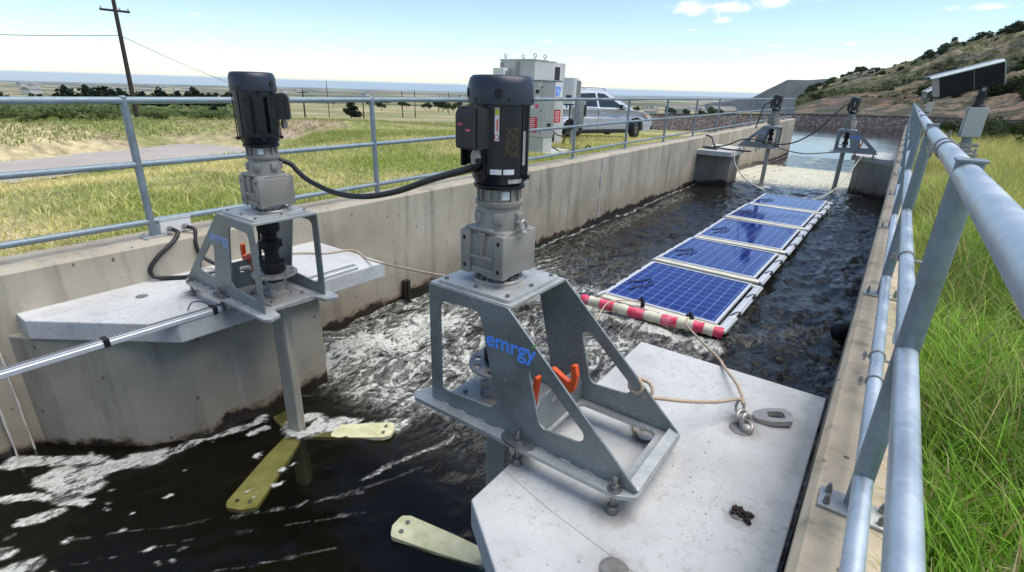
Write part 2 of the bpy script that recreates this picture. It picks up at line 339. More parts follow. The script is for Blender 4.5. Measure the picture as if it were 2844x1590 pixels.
        s = mathn(N, L, 'ADD', s, mathn(N, L, 'ADD', mathn(N, L, 'MULTIPLY', mathn(N, L, 'SUBTRACT', f1, .5), .85), mathn(N, L, 'MULTIPLY', mathn(N, L, 'SUBTRACT', f2, .5), .34)))
        s = mathn(N, L, 'ADD', s, mathn(N, L, 'ADD', foam_a, mathn(N, L, 'MULTIPLY', lace, foam_a)))
        gate = maprange(N, L, foam_a, .02, .22, 0, 1)
        ff = mathn(N, L, 'MULTIPLY', gate, mathn(N, L, 'MAXIMUM', maprange(N, L, s, .44, .70, 0, .92), maprange(N, L, s, .16, .72, 0, .38)))
        df = N.new('ShaderNodeBsdfDiffuse')
        L.new(mixc(N, L, silt, ramp(N, L, f2, [(.3, (.24, .24, .19)), (.62, (.66, .67, .63))]), (.62, .60, .46)), df.inputs[0])
        m3 = N.new('ShaderNodeMixShader'); L.new(ff, m3.inputs[0]); L.new(sh, m3.inputs[1]); L.new(df.outputs[0], m3.inputs[2]); L.new(m3.outputs[0], out.inputs[0])
        return m
    M['water'] = water('dark_channel_water', True); M['pond'] = water('reservoir_water', False)
setup_materials()

# ------------------------------------------------------------------ mesh helpers
def fillet(pts, r, n=5):
    out = []
    rs = r if isinstance(r, (list, tuple)) else [r] * len(pts)
    for i, p in enumerate(pts):
        p = Vector(p); a = Vector(pts[i - 1]); b = Vector(pts[(i + 1) % len(pts)])
        if rs[i] <= 0: out.append(tuple(p)); continue
        u = (a - p).normalized(); v = (b - p).normalized(); ang = u.angle(v)
        t = min(rs[i] / math.tan(ang / 2), .48 * (a - p).length, .48 * (b - p).length); rr = t * math.tan(ang / 2)
        c = p + (u + v).normalized() * (rr / math.sin(ang / 2)); s = p + u * t - c; e = p + v * t - c
        for k in range(n + 1):
            w = s.lerp(e, k / n); w = w.normalized() * rr; out.append(tuple(c + w))
    return out
class B:
    def __init__(s): s.bm = bmesh.new(); s.slot = 0
    def add(s, V, F):
        vs = [s.bm.verts.new(v) for v in V]
        for f in F:
            try: s.bm.faces.new([vs[i] for i in f]).material_index = s.slot
            except ValueError: pass
        return s
    def box(s, c, d, rz=0, bev=0, mtx=None):
        x, y, z = (q / 2 for q in d); m = Matrix.Translation(c) @ (mtx if mtx is not None else Matrix.Rotation(rz, 4, 'Z'))
        if bev:
            t = bmesh.new(); bmesh.ops.create_cube(t, size=1)
            for v in t.verts: v.co = Vector((v.co.x * d[0], v.co.y * d[1], v.co.z * d[2]))
            bmesh.ops.bevel(t, geom=t.edges[:], offset=bev, segments=2, affect='EDGES', profile=.5)
            t.verts.index_update(); return s.add([m @ v.co for v in t.verts], [[v.index for v in f.verts] for f in t.faces])
        V = [m @ Vector(p) for p in ((-x, -y, -z), (x, -y, -z), (x, y, -z), (-x, y, -z), (-x, -y, z), (x, -y, z), (x, y, z), (-x, y, z))]
        return s.add(V, [(3, 2, 1, 0), (4, 5, 6, 7), (0, 1, 5, 4), (1, 2, 6, 5), (2, 3, 7, 6), (3, 0, 4, 7)])
    def cyl(s, a, b, r, r2=None, n=20, caps=True):
        return s.tube([a, b], [r, r if r2 is None else r2], n, caps)
    def tube(s, pts, r, n=10, caps=True, smooth=0):
        pts = [Vector(p) for p in pts]
        if smooth:
            q = []
            for i in range(len(pts) - 1):
                p0, p1, p2, p3 = pts[max(0, i - 1)], pts[i], pts[i + 1], pts[min(len(pts) - 1, i + 2)]
                for k in range(smooth):
                    t = k / smooth
                    q.append(.5 * ((2 * p1) + (p2 - p0) * t + (2 * p0 - 5 * p1 + 4 * p2 - p3) * t * t + (3 * p1 - p0 - 3 * p2 + p3) * t ** 3))
            pts = q + [pts[-1]]
        rs = r if isinstance(r, (list, tuple)) else [r] * len(pts)
        V, F = [], []; t0 = (pts[1] - pts[0]).normalized()
        up = Vector((0, 0, 1)) if abs(t0.z) < .9 else Vector((1, 0, 0)); u = t0.cross(up).normalized()
        for i, p in enumerate(pts):
            t = (pts[min(i + 1, len(pts) - 1)] - pts[max(i - 1, 0)]).normalized()
            u = (u - t * u.dot(t)).normalized(); w = t.cross(u)
            for k in range(n):
                a = 2 * math.pi * k / n; V.append(p + (u * math.cos(a) + w * math.sin(a)) * rs[i])
        for i in range(len(pts) - 1):
            for k in range(n):
                k2 = (k + 1) % n; F.append((i * n + k, i * n + k2, (i + 1) * n + k2, (i + 1) * n + k))
        if caps: F.append(tuple(range(n))[::-1]); F.append(tuple((len(pts) - 1) * n + k for k in range(n)))
        return s.add(V, F)
    def lathe(s, prof, c=(0, 0, 0), n=36, a0=0, a1=2 * math.pi, mtx=None, caps=True):
        full = abs(a1 - a0 - 2 * math.pi) < 1e-6; V, F = [], []; m = n if full else n + 1
        T = Matrix.Translation(c) @ (mtx if mtx is not None else Matrix.Identity(4))
        for (r, z) in prof:
            for k in range(m):
                a = a0 + (a1 - a0) * k / n; V.append(T @ Vector((r * math.cos(a), r * math.sin(a), z)))
        for i in range(len(prof) - 1):
            for k in range(n):
                k2 = (k + 1) % m; F.append((i * m + k, i * m + k2, (i + 1) * m + k2, (i + 1) * m + k))
        if full and caps:
            if prof[0][0] > 1e-6: F.append(tuple(range(m))[::-1])
            if prof[-1][0] > 1e-6: F.append(tuple((len(prof) - 1) * m + k for k in range(m)))
        return s.add(V, F)
    def prism(s, outer, holes=(), t0=0., t1=.01, f=lambda a, b, t: (a, b, t)):
        loops = [list(outer)] + [list(h) for h in holes]
        P = [p for l in loops for p in l]; n = len(P)
        tris = tessellate_polygon([[Vector((p[0], p[1], 0)) for p in l] for l in loops])
        V = [f(p[0], p[1], t0) for p in P] + [f(p[0], p[1], t1) for p in P]
        F = [tuple(t) for t in tris] + [tuple(i + n for i in t[::-1]) for t in tris]
        o = 0
        for l in loops:
            for i in range(len(l)):
                j = (i + 1) % len(l); F.append((o + i, o + j, o + j + n, o + i + n))
            o += len(l)
        s.add(V, F); bmesh.ops.recalc_face_normals(s.bm, faces=s.bm.faces[:]); return s
    def pieces(s, name, mat, parent=None, **k):
        bm = s.bm; bm.verts.ensure_lookup_table(); bm.verts.index_update(); seen = {}; isl = []
        for v in bm.verts:
            if v.index in seen: continue
            st = [v]; seen[v.index] = len(isl); g = []
            while st:
                q = st.pop(); g.append(q)
                for e in q.link_edges:
                    o = e.other_vert(q)
                    if o.index not in seen: seen[o.index] = len(isl); st.append(o)
            isl.append(g)
        bb = [([min(v.co[i] for v in g) - 7e-4 for i in range(3)], [max(v.co[i] for v in g) + 7e-4 for i in range(3)], [j]) for j, g in enumerate(isl)]
        again = True
        while again:
            again = False
            for i in range(len(bb)):
                for j in range(i + 1, len(bb)):
                    a, b = bb[i], bb[j]
                    if all(a[0][q] <= b[1][q] and b[0][q] <= a[1][q] for q in range(3)):
                        bb[i] = ([min(a[0][q], b[0][q]) for q in range(3)], [max(a[1][q], b[1][q]) for q in range(3)], a[2] + b[2]); bb.pop(j); again = True; break
                if again: break
        for _, _, js in bb:
            nb = B(); J = set(js); mp = {}
            for j in js:
                for v in isl[j]: mp[v.index] = nb.bm.verts.new(v.co)
            for f in bm.faces:
                if seen[f.verts[0].index] in J: nb.bm.faces.new([mp[v.index] for v in f.verts])
            nb.obj(name, mat, parent, **k)
        bm.free()
    def obj(s, name, mat, parent=None, smooth=None, world=True, bev=0, seg=2, label=None):
        me = bpy.data.meshes.new(name); s.bm.to_mesh(me); s.bm.free()
        return link(name, me, mat, parent, smooth, world, bev, seg, label)
def world_loc(o):
    v = Vector((0, 0, 0))
    while o: v += o.location; o = o.parent
    return v
def link(name, me, mat, parent=None, smooth=None, world=True, bev=0, seg=2, label=None):
    for m in (mat if isinstance(mat, (list, tuple)) else [mat]): me.materials.append(m)
    if parent and world: me.transform(Matrix.Translation(-world_loc(parent)))
    if smooth is not None:
        me.polygons.foreach_set('use_smooth', [True] * len(me.polygons)); me.set_sharp_from_angle(angle=R(smooth))
    o = bpy.data.objects.new(name, me); C.objects.link(o); o.parent = parent
    if bev:
        b = o.modifiers.new('bevel', 'BEVEL'); b.width = bev; b.segments = seg; b.limit_method = 'ANGLE'; b.angle_limit = R(35)
    if label: o['label'] = label
    return o
def tag(o, label, cat, group=None):
    o['label'] = label; o['category'] = cat
    if group: o['group'] = group
    return o
def thing(name, label, cat, loc=(0, 0, 0), rz=0, group=None):
    o = bpy.data.objects.new(name, None); C.objects.link(o); o.location = loc; o.rotation_euler = (0, 0, rz); o.empty_display_size = .05
    return tag(o, label, cat, group)
def struct(o): o['kind'] = 'structure'; return o
def stuff(o): o['kind'] = 'stuff'; return o
def copy_tree(o, parent=None):
    c = o.copy(); C.objects.link(c); c.parent = parent
    for ch in list(o.children): copy_tree(ch, c)
    return c
def dup(o, loc, label, rz=None, scale=None):
    c = copy_tree(o); c.location = loc; c['label'] = label
    if rz is not None: c.rotation_euler = (0, 0, rz)
    if scale is not None: c.scale = scale if isinstance(scale, (tuple, list)) else (scale,) * 3
    return c
def npmesh(name, V, F, col=None, attr='col', domain='CORNER'):
    """fast mesh from numpy arrays: F (n,3) or (n,4)"""
    V = np.asarray(V, np.float32); F = np.asarray(F, np.int32); k = F.shape[1]
    me = bpy.data.meshes.new(name); me.vertices.add(len(V)); me.vertices.foreach_set('co', V.ravel())
    me.loops.add(F.size); me.loops.foreach_set('vertex_index', F.ravel())
    me.polygons.add(len(F)); me.polygons.foreach_set('loop_start', np.arange(0, F.size, k, dtype=np.int32))
    me.polygons.foreach_set('loop_total', np.full(len(F), k, np.int32)); me.update(calc_edges=True)
    if col is not None:
        a = me.color_attributes.new(attr, 'FLOAT_COLOR', 'POINT'); c = np.ones((len(V), 4), np.float32); c[:, :3] = col
        a.data.foreach_set('color', c.ravel())
    return me
def _h(ix, iy, s):
    n = (ix.astype(np.int64) * 374761393 + iy.astype(np.int64) * 668265263 + s * 1442695041) & 0x7fffffff
    n = ((n ^ (n >> 13)) * 1274126177) & 0x7fffffff
    return ((n ^ (n >> 16)) & 0xffff) / 65535.
def vn(x, y, s=0):
    x = np.asarray(x, float); y = np.asarray(y, float)
    ix = np.floor(x).astype(np.int64); iy = np.floor(y).astype(np.int64); fx = x - ix; fy = y - iy
    fx = fx * fx * (3 - 2 * fx); fy = fy * fy * (3 - 2 * fy)
    a = _h(ix, iy, s) * (1 - fx) + _h(ix + 1, iy, s) * fx; b = _h(ix, iy + 1, s) * (1 - fx) + _h(ix + 1, iy + 1, s) * fx
    return (a * (1 - fy) + b * fy) * 2 - 1
def fbm(x, y, o=4, s=0, g=.5):
    t = 0; a = 1; w = 0
    for i in range(o): t = t + a * vn(x * 2 ** i + 17.3 * i, y * 2 ** i - 9.1 * i, s + i); w += a; a *= g
    return t / w
def sst(a, b, x): t = np.clip((x - a) / (b - a), 0, 1); return t * t * (3 - 2 * t)
def text_mesh(txt, size, depth=.0012, bold=.012, shear=0):
    cu = bpy.data.curves.new('lettering', 'FONT'); cu.body = txt; cu.size = size; cu.extrude = depth; cu.offset = bold * size; cu.align_x = 'CENTER'; cu.shear = shear
    o = bpy.data.objects.new('lettering', cu); C.objects.link(o)
    me = bpy.data.meshes.new_from_object(o.evaluated_get(bpy.context.evaluated_depsgraph_get()))
    bpy.data.objects.remove(o); bpy.data.curves.remove(cu); return me
def put_text(txt, size, mtx, mat, parent, name='lettering', depth=.0012, bold=.012, label=None, world=True):
    me = text_mesh(txt, size, depth, bold); me.transform(mtx)
    return link(name, me, mat, parent, None, world, label=label)
def frame3(o, u, v):
    """matrix with origin o, text x along u, text up along v"""
    u = Vector(u).normalized(); v = Vector(v); v = (v - u * v.dot(u)).normalized(); w = u.cross(v); m = Matrix.Identity(4)
    for i in range(3): m[i][0] = u[i]; m[i][1] = v[i]; m[i][2] = w[i]; m[i][3] = o[i]
    return m
#@@PART2
# ------------------------------------------------------------------ ground, road, hills
WIN = ([-3, .6, 2, 9, 36], [-4.42, -4.46, -4.50, -4.57, -5.05])       # inner face of the far channel wall
def xin(y): return float(np.interp(y, *WIN))
ROAD = [(-13.6, -14), (-14.2, -4), (-15.3, 2.6), (-17.2, 8.9)]
def seg_dist(x, y, P):
    d = np.full(np.shape(x), 1e9)
    for (ax, ay), (bx, by) in zip(P[:-1], P[1:]):
        vx, vy = bx - ax, by - ay; t = np.clip(((x - ax) * vx + (y - ay) * vy) / (vx * vx + vy * vy), 0, 1)
        d = np.minimum(d, np.hypot(x - ax - t * vx, y - ay - t * vy))
    return d
def ground_z(x, y):
    x = np.asarray(x, float); y = np.asarray(y, float); d = np.hypot(x, y)
    left = np.interp(d, [0, 6, 9, 13, 18, 24, 40, 80, 150, 300, 600, 1500, 3000, 10000, 30000, 60000], [-.1, -.1, -.15, -.27, -.38, -.72, -1.40, -3.9, -7.2, -12.5, -21, -42, -60, -125, -320, -640])
    left = np.where(d > 9000, left + (d - 9000) * .006 * sst(-.55, -.2, np.arctan2(x, y)), left)
    right = np.interp(d, [0, 10, 25, 60, 90, 150, 1000, 60000], [-.12, -.2, -.4, -.9, -.8, -3, -20, -900])
    w = sst(-.15, .12, np.arctan2(x, y) + 0 * x); w = np.where(d < 60, (x > 0) * 1.0, w)
    z = left * (1 - w) + right * w
    # bank and dip beyond the road on the near left
    rd = seg_dist(x, y, ROAD); side = x < np.interp(y, [p[1] for p in ROAD], [p[0] for p in ROAD])
    m = sst(24, 12, y) * (x < -6)
    z = z + m * side * .42 * sst(1.9, 4.2, rd) * sst(45, 24, d)
    z = np.where((rd < 2.6) & (x < -6) & (y < 16), z * sst(1.5, 2.6, rd) + (-.80) * (1 - sst(1.5, 2.6, rd)), z)
    zn = -.80 + .70 * np.clip((rd - 1.8) / 5.2, 0, 1) ** 1.2; mn = sst(13.5, 9, y) * (x < -4) * (~side); z = z * (1 - mn) + np.minimum(z, zn) * mn
    sect = sst(-1.0, -1.15, np.arctan2(x, y)) * (x < 0)
    z = z - sect * 4.2 * sst(42, 85, d) * sst(900, 250, d)
    n = fbm(x * .35, y * .35, 3, 3) * .05 * sst(3, 14, d) * (rd > 1.8) + fbm(x * .03, y * .03, 4, 5) * .25 * sst(20, 80, d) + fbm(x * .004, y * .004, 4, 8) * 2.0 * sst(120, 700, d)
    n = n + fbm(x * .0006, y * .0006, 4, 11) * 9 * sst(1500, 5000, d) + fbm(x * .00012, y * .0003, 4, 12) * 26 * sst(5000, 16000, d)
    z = z + n
    # reservoir basin
    inb = (x > -8.5) & (x < 1.2 + (y - 34) * .05) & (y > 33.2) & (y < 74)
    return np.where(inb, np.minimum(z, -3.4), z)
def gpos(x, y, dz=0): return (x, y, float(ground_z(np.array([x]), np.array([y]))[0]) + dz)
def build_ground():
    def spread(start, end, s0, g):
        o = [start]; s = s0
        while abs(o[-1] - start) < abs(end - start): o.append(o[-1] + s * (1 if end > start else -1)); s *= g
        return o
    xl = spread(-4.78, -42000, .22, 1.036); xr = spread(.22, 9000, .22, 1.05)
    ym = list(np.arange(-3, 33.6, .42)) + [33.9]
    ys = spread(-3.0, -400, .5, 1.12)[:0:-1] + ym + spread(33.9, 60000, .5, 1.03)[1:]
    def patch(xs, yy):
        X, Y = np.meshgrid(np.array(sorted(xs)), np.array(yy)); nx = X.shape[1]; ny = X.shape[0]
        i = np.arange(nx * ny).reshape(ny, nx); F = np.stack([i[:-1, :-1], i[:-1, 1:], i[1:, 1:], i[1:, :-1]], -1).reshape(-1, 4)
        return X.ravel(), Y.ravel(), F
    parts = [patch(xl, ys), patch(xr, ys), patch(np.linspace(-4.78, .22, 14), spread(33.9, 60000, .5, 1.03))]
    V, Fs, o = [], [], 0
    for X, Y, F in parts:
        # left patch follows the splayed wall
        if X.max() < 0:
            k = np.interp(Y, [0, 34], [0, -.55]) * np.exp((X + 4.78) / 6.); X = X + k
        V.append(np.stack([X, Y, ground_z(X, Y)], -1)); Fs.append(F + o); o += len(X)
    V = np.concatenate(V); Fs = np.concatenate(Fs); x, y = V[:, 0], V[:, 1]; d = np.hypot(x, y)
    green = np.array([.24, .26, .08]); dry = np.array([.52, .44, .25]); dirt = np.array([.44, .33, .24]); olive = np.array([.26, .26, .11])
    f = fbm(x * .45, y * .45, 4, 21) * .5 + .5; far = fbm(x * .02, y * .05, 5, 22) * .5 + .5
    col = green * (1 - sst(.4, .62, f))[:, None] + dry * sst(.4, .62, f)[:, None]
    fm = sst(20, 70, d)[:, None]; fc = olive * (1 - sst(.4, .65, far))[:, None] + dry * .9 * sst(.4, .65, far)[:, None]
    col = col * (1 - fm) + fc * fm
    mead = (sst(18.5, 22, d) * (y < 20) * (x < -12) * sst(60, 45, d))[:, None]
    col = col * (1 - .8 * mead) + np.array([.24, .26, .085]) * .8 * mead
    rd = seg_dist(x, y, ROAD); m = (sst(4.6, 3.6, rd) * sst(1.6, 2.0, rd) * (x < np.interp(y, [p[1] for p in ROAD], [p[0] for p in ROAD])) * (y < 18) * sst(-.3, .25, fbm(x * .5, y * .25, 4, 31) + .12))[:, None]
    col = col * (1 - m) + dirt * m
    gd = sst(.1, .4, fbm(x * .05, y * .08, 4, 41)) * sst(20, 30, d) * sst(90, 45, d) * (x < -5) * (y > 14); gd = (gd * .8)[:, None]
    col = col * (1 - gd) + np.array([.27, .23, .185]) * gd
    park = (sst(3.5, 1.5, seg_dist(x, y, [(-9.5, 12), (-6.5, 20), (-6.5, 28)])) * .75)[:, None]
    col = col * (1 - park) + np.array([.30, .25, .165]) * park
    wd = sst(-.05, .25, fbm(x * .004, y * .012, 4, 51)) * sst(200, 600, d); wd = (wd * .8)[:, None]
    col = col * (1 - wd) + np.array([.05, .065, .035]) * wd
    wf = (sst(-.02, .12, fbm(x * .0011, y * .0042, 5, 53)) * sst(900, 2500, d) * .85)[:, None]; col = col * (1 - wf) + np.array([.030, .046, .040]) * wf
    lf = (sst(.10, .3, fbm(x * .0016, y * .005, 4, 54)) * sst(1200, 3000, d) * .6)[:, None]; col = col * (1 - lf) + np.array([.48, .42, .32]) * lf
    rt = ((x > 0) * sst(24, 40, d))[:, None]; col = col * (1 - rt) + np.array([.20, .16, .105]) * rt
    o = link('ground', npmesh('ground', V, Fs, col), mat_vcol('grassland_soil', .95, nscale=3.5, var=.55), smooth=180); struct(o)
    # service road
    b = []; P = [Vector((*p, 0)) for p in ROAD]; q = []
    for i in range(len(P) - 1):
        for k in range(8): q.append(P[i].lerp(P[i + 1], k / 8))
    V, F = [], []
    for i, p in enumerate(q):
        t = (q[min(i + 1, len(q) - 1)] - q[max(0, i - 1)]).normalized(); nrm = Vector((t.y, -t.x, 0))
        for j in range(5):
            w = (j / 4 - .5) * 3.3 + .12 * vn(i * .7, j * 3.) * (j in (0, 4)); c = p + nrm * w; V.append((c.x, c.y, -.775 + .03 * (1 - abs(j - 2) / 2)))
    for i in range(len(q) - 1):
        for j in range(4): F.append((i * 5 + j, i * 5 + j + 1, i * 5 + j + 6, i * 5 + j + 5))
    struct(link('road', npmesh('road', V, F), M['road'], smooth=180))
build_ground()

def build_hills():
    # the slope fades to a smooth toe on its far left
    # skyline of the near rocky hill: (tan azimuth, tan elevation), its crest nearer on the right
    A = np.array([-.152, -.135, -.111, -.079, -.043, -.016, .007, .027, .069, .097, .2, .5, 1.2]); E = np.array([-.006, .008, .021, .035, .037, .047, .055, .071, .081, .088, .12, .2, .26])
    na, nr = 560, 430
    ta = np.linspace(-.152, .42, na) ; tr = np.linspace(0, 1.35, nr)
    TA, TR = np.meshgrid(ta, tr); e = np.interp(TA, A, E)
    Rd = np.interp(TA, [-.152, -.08, 0, .1, .4, .9], [330, 420, 330, 230, 170, 120]); d0 = np.interp(TA, [-.152, -.05, .05, .2, .9], [92, 90, 86, 74, 50])
    d = d0 + (Rd - d0) * TR
    zr = H + e * Rd; z0 = -1.6
    prof = np.where(TR <= 1, TR ** .95, 1 - (TR - 1) * .9)
    z = z0 + (zr - z0) * prof
    n = np.sqrt(1 + TA ** 2); X = d * TA / n; Y = d / n
    amp = sst(0, .12, TR) * sst(.0, .02, e + .006) * (.45 + .55 * sst(-.10, .0, TA))
    ridge = 1 - np.abs(fbm(X * .03 + Y * .02, Y * .03 - X * .03, 5, 61))
    z = z + amp * (fbm(X * .02, Y * .02, 5, 62) * 2.2 + (ridge - .75) * 5 * sst(-.12, .15, fbm(X * .012, Y * .012, 3, 63)) + fbm(X * .12, Y * .12, 4, 64) * .8)
    u = X * .8 + Y * .6; v = -X * .6 + Y * .8 + z * 1.5
    rib = (1 - np.abs(fbm(u * .035, v * .13, 3, 67, .5))) ** 3; rp = sst(.02, .22, fbm(X * .022, Y * .022, 3, 68)) * sst(.18, .35, TR)
    z = z + amp * rp * ((rib - .45) * 3.4 * (1 - .7 * sst(.8, 1, TR)) + np.abs(fbm(X * .35, Y * .35, 3, 69)) * 1.1) + amp * fbm(X * .5, Y * .5, 3, 70) * .35
    build_hills.rock = rp
    lower = sst(.30, .12, TR); tone = np.ones((TA.size, 3)) * (1 + .35 * (rp * (rib - .3)).ravel()[:, None]) * (1 + .12 * fbm(X * .01, Y * .01, 3, 66).ravel())[:, None]
    pur = (lower * sst(-.1, .2, fbm(X * .03, Y * .03, 3, 65) + .05)).ravel()[:, None]; tone = tone * (1 - pur) + np.array([.95, .72, .66]) * pur
    i = np.arange(na * nr).reshape(nr, na); F = np.stack([i[:-1, :-1], i[:-1, 1:], i[1:, 1:], i[1:, :-1]], -1).reshape(-1, 4)
    hill = struct(link('hillside', npmesh('hillside', np.stack([X, Y, z], -1).reshape(-1, 3), F, tone), M['hill'], smooth=180))
    build_hills.grid = (X, Y, z, TA, TR)
    # far flat-topped mesa
    A2 = np.array([-.30, -.222, -.2, -.185, -.172, -.14, -.115, -.09, -.05, .1]); E2 = np.array([-.02, -.006, .008, .016, .0235, .0235, .026, .0255, .020, .015])
    ta = np.linspace(-.30, .1, 160); tr = np.linspace(-1, 1, 40); TA, TR = np.meshgrid(ta, tr); n = np.sqrt(1 + TA ** 2)
    D = 1900 + TR * 470; cap = np.where(np.abs(TR) < .25, 1, 1 - sst(.25, 1, np.abs(TR)) ** .8)
    top = np.interp(TA, A2, E2) * 1800 + 1.2; z = -58 + (top + 58) * cap + fbm(TA * 60, TR * 5, 4, 71) * 5 * (1 - cap) * cap * 4
    X = D * TA / n; Y = D / n; i = np.arange(TA.size).reshape(TA.shape); F = np.stack([i[:-1, :-1], i[:-1, 1:], i[1:, 1:], i[1:, :-1]], -1).reshape(-1, 4)
    struct(link('mesa', npmesh('mesa', np.stack([X, Y, z], -1).reshape(-1, 3), F), M['mesa'], smooth=180))
build_hills()

# ------------------------------------------------------------------ channel: walls, bed, water, reservoir
def build_channel():
    ys = [-6, .6, 2, 5, 9, 14, 20, 27, 33.9]
    def wall(name, face, back, label, mats):
        b = B(); V = []; n = len(ys)
        for y in ys:
            f, k = face(y), back(y); s = 1 if k > f else -1; c = .022
            V += [(f, y, -2.9), (f, y, -c), (f + s * c, y, 0), (k - s * c, y, 0), (k, y, -c), (k, y, -2.9)]
        F = []
        for i in range(n - 1):
            for j in range(5): F.append((i * 6 + j, i * 6 + j + 1, (i + 1) * 6 + j + 1, (i + 1) * 6 + j))
        F += [tuple(range(6)), tuple((n - 1) * 6 + j for j in range(6))[::-1]]
        b.add(V, F); bmesh.ops.recalc_face_normals(b.bm, faces=b.bm.faces[:])
        w = thing(name, label, 'wall', (face(0), 14, -2.9))
        b.obj('wall_body', mats, w); return w
    wl = wall('concrete_wall', xin, lambda y: xin(y) - .42, 'long streaked tan concrete channel wall below the railing by the grey cabinets', M['wall'])
    wr = wall('concrete_wall', lambda y: .02, lambda y: .30, 'pale tan concrete channel wall carrying the close-up railing beside tall grass', M['walltop'])
    for y in (9.3, 17.1):          # caulked joints and a drip line on the far wall
        b = B(); pts = [(xin(y) + .006, y + .012 * math.sin(k * 1.7), -.02 - k * .13) for k in range(10)]
        b.tube(pts, [.016 + .007 * math.sin(k * 2.3) for k in range(10)], 6); b.obj('joint_sealant', M['caulk'], wl)
    b = B(); b.box((xin(.43) + .012, .43, -1.0), (.03, .085, 1.0), bev=.004); fs = b.obj('filled_slot', M['wall'], wl)
    for q in (-.047, .047):
        b = B(); b.tube([(xin(.43) + .022, .43 + q + .002 * math.sin(k * 2.1 + q), -.52 - .1 * k) for k in range(10)], [.007 + .002 * math.sin(k * 1.7 + q * 9) for k in range(10)], 7); b.obj('slot_sealant', M['caulk'], fs)
    b = B(); b.box((-2.3, 14, -2.75), (5.6, 46, .1)); struct(b.obj('channel_bed', M['bed']))
    # flowing water: one fine sheet whose level steps down between the turbines
    CH = [(-3.95, 2.35, -3.8, 3.9, .50, .50), (-3.2, 2.7, -2.9, 4.2, .55, .38), (-2.9, 2.7, -1.9, 4.6, .50, .34), (-3.9, 3.8, -4.0, 6.5, .45, .28), (-2.8, 5.35, -1.15, 5.32, .22, .50), (-3.6, 5.2, -2.8, 5.9, .40, .34), (-4.2, 8, -4.3, 14, .30, .15),
          (-3.1, 1.88, -2.65, 2.26, .09, .48), (-4.38, .34, -4.18, .5, .055, .50), (-4.18, .5, -3.95, .70, .05, .50), (-3.97, .45, -3.72, .57, .10, .50), (-3.85, .58, -3.70, .98, .075, .50), (-3.70, .95, -3.60, 1.35, .045, .50), (-3.6, 1.35, -3.53, 1.62, .05, .50),
          (-4.02, .19, -3.85, .34, .032, .50), (-3.85, .34, -3.55, .5, .028, .50), (-3.66, .22, -3.60, .38, .04, .50), (-3.5, .06, -3.46, .12, .045, .50), (-3.3, .12, -3.25, .2, .05, .50), (-3.42, 1.5, -3.40, 1.6, .03, .50),
          (-2.75, 1.0, -2.3, 1.62, .016, .17), (-2.62, .95, -2.15, 1.5, .011, .15), (-2.5, 1.3, -2.15, 2.0, .012, .17), (-2.45, .75, -2.05, 1.25, .010, .15), (-3.3, .35, -2.8, .95, .009, .16), (-3.1, .3, -2.75, .8, .008, .14), (-2.4, 1.7, -2.2, 2.4, .02, .3), (-1.0, 2.95, -.1, 3.4, .2, .16), (-1.1, 5.6, -.3, 6.4, .3, .14)]
    rr = random.Random(3)
    for k in range(60):
        x, y = rr.uniform(-4.2, -2.7), rr.uniform(-.1, 1.5); CH.append((x, y, x + rr.uniform(-.02, .02), y + rr.uniform(-.02, .03), rr.uniform(.007, .018), .50))
    xs = np.linspace(0, 1, 190); y1 = np.arange(-.6, 7, .026); y2 = np.concatenate([y1, 7 + np.cumsum(np.full(240, .052)), 19.5 + np.cumsum(np.full(200, .074))])
    y2 = y2[y2 < 34.2]
    U, Y = np.meshgrid(xs, y2); xl = np.interp(Y, WIN[0], WIN[1]) - .04; X = xl + (0.06 - xl) * U
    z = np.interp(Y, [-3, 1.9, 3.2, 17, 18.4, 27, 34], [-1.28, -1.285, -1.34, -1.36, -1.42, -1.84, -2.0])
    foam = np.zeros_like(X); turb = np.interp(Y, [-1, 1.6, 2.4, 5, 8, 17, 18.5, 26, 28, 34], [.10, .14, .6, .85, .62, .5, .55, .45, .14, .08])
    calm = sst(.9, -.1, np.hypot((X + 3.9) / .9, (Y - .7) / 1.4)) ; turb = turb * (1 - .6 * calm)
    right = sst(-1.3, -.6, X) * (Y > 2.5) * (Y < 17); turb = turb * (1 + .1 * right)
    foam += np.interp(Y, [1.9, 3, 6, 9, 17, 18, 20, 26, 27.5], [0, .26, .17, .07, .04, .36, .56, .56, 0]) * (1 - .75 * right)
    wob = fbm(X * 7, Y * 7, 4, 81) * .075; wob2 = fbm(X * 7 + 40, Y * 7, 4, 82) * .075
    blob = np.zeros_like(X)
    for ax, ay, bx, by, r, s in CH:
        px, py = X + wob * min(1, r * 13), Y + wob2 * min(1, r * 13); vx, vy = bx - ax, by - ay; t = np.clip(((px - ax) * vx + (py - ay) * vy) / (vx * vx + vy * vy + 1e-9), 0, 1)
        dd = np.hypot(px - ax - t * vx, py - ay - t * vy); blob = np.maximum(blob, s * sst(r * 1.35, r * (.75 if r < .13 else .2), dd))
    foam = np.maximum(foam, blob)
    for cx, cy, r in ((-3.215, 1.75, .095), (-1.285, 1.74, .085), (-3.0, 16.9, .12), (-1.2, 17.4, .12)):
        q = np.hypot(X - cx - .02, Y - cy - .05); foam = np.maximum(foam, .62 * sst(.11, .02, np.abs(q - r)))
    foam = np.maximum(foam, .34 * sst(.10, .02, np.abs(X - np.interp(Y, WIN[0], WIN[1]))) * (Y > 3.3))
    n = fbm(X * 1.5, Y * 1.0, 2, 91) * .045 + (1 - np.abs(fbm(X * 2.6, Y * 1.8, 4, 92)) - .7) * .16 + fbm(X * 9, Y * 7, 3, 93) * .030
    arm = np.exp(-((X + 3.7) / .45) ** 2 - ((Y - 3.1) / .55) ** 2) * .10 + np.exp(-((X + 4.2) / .3) ** 2 - ((Y - 2.6) / .5) ** 2) * .05
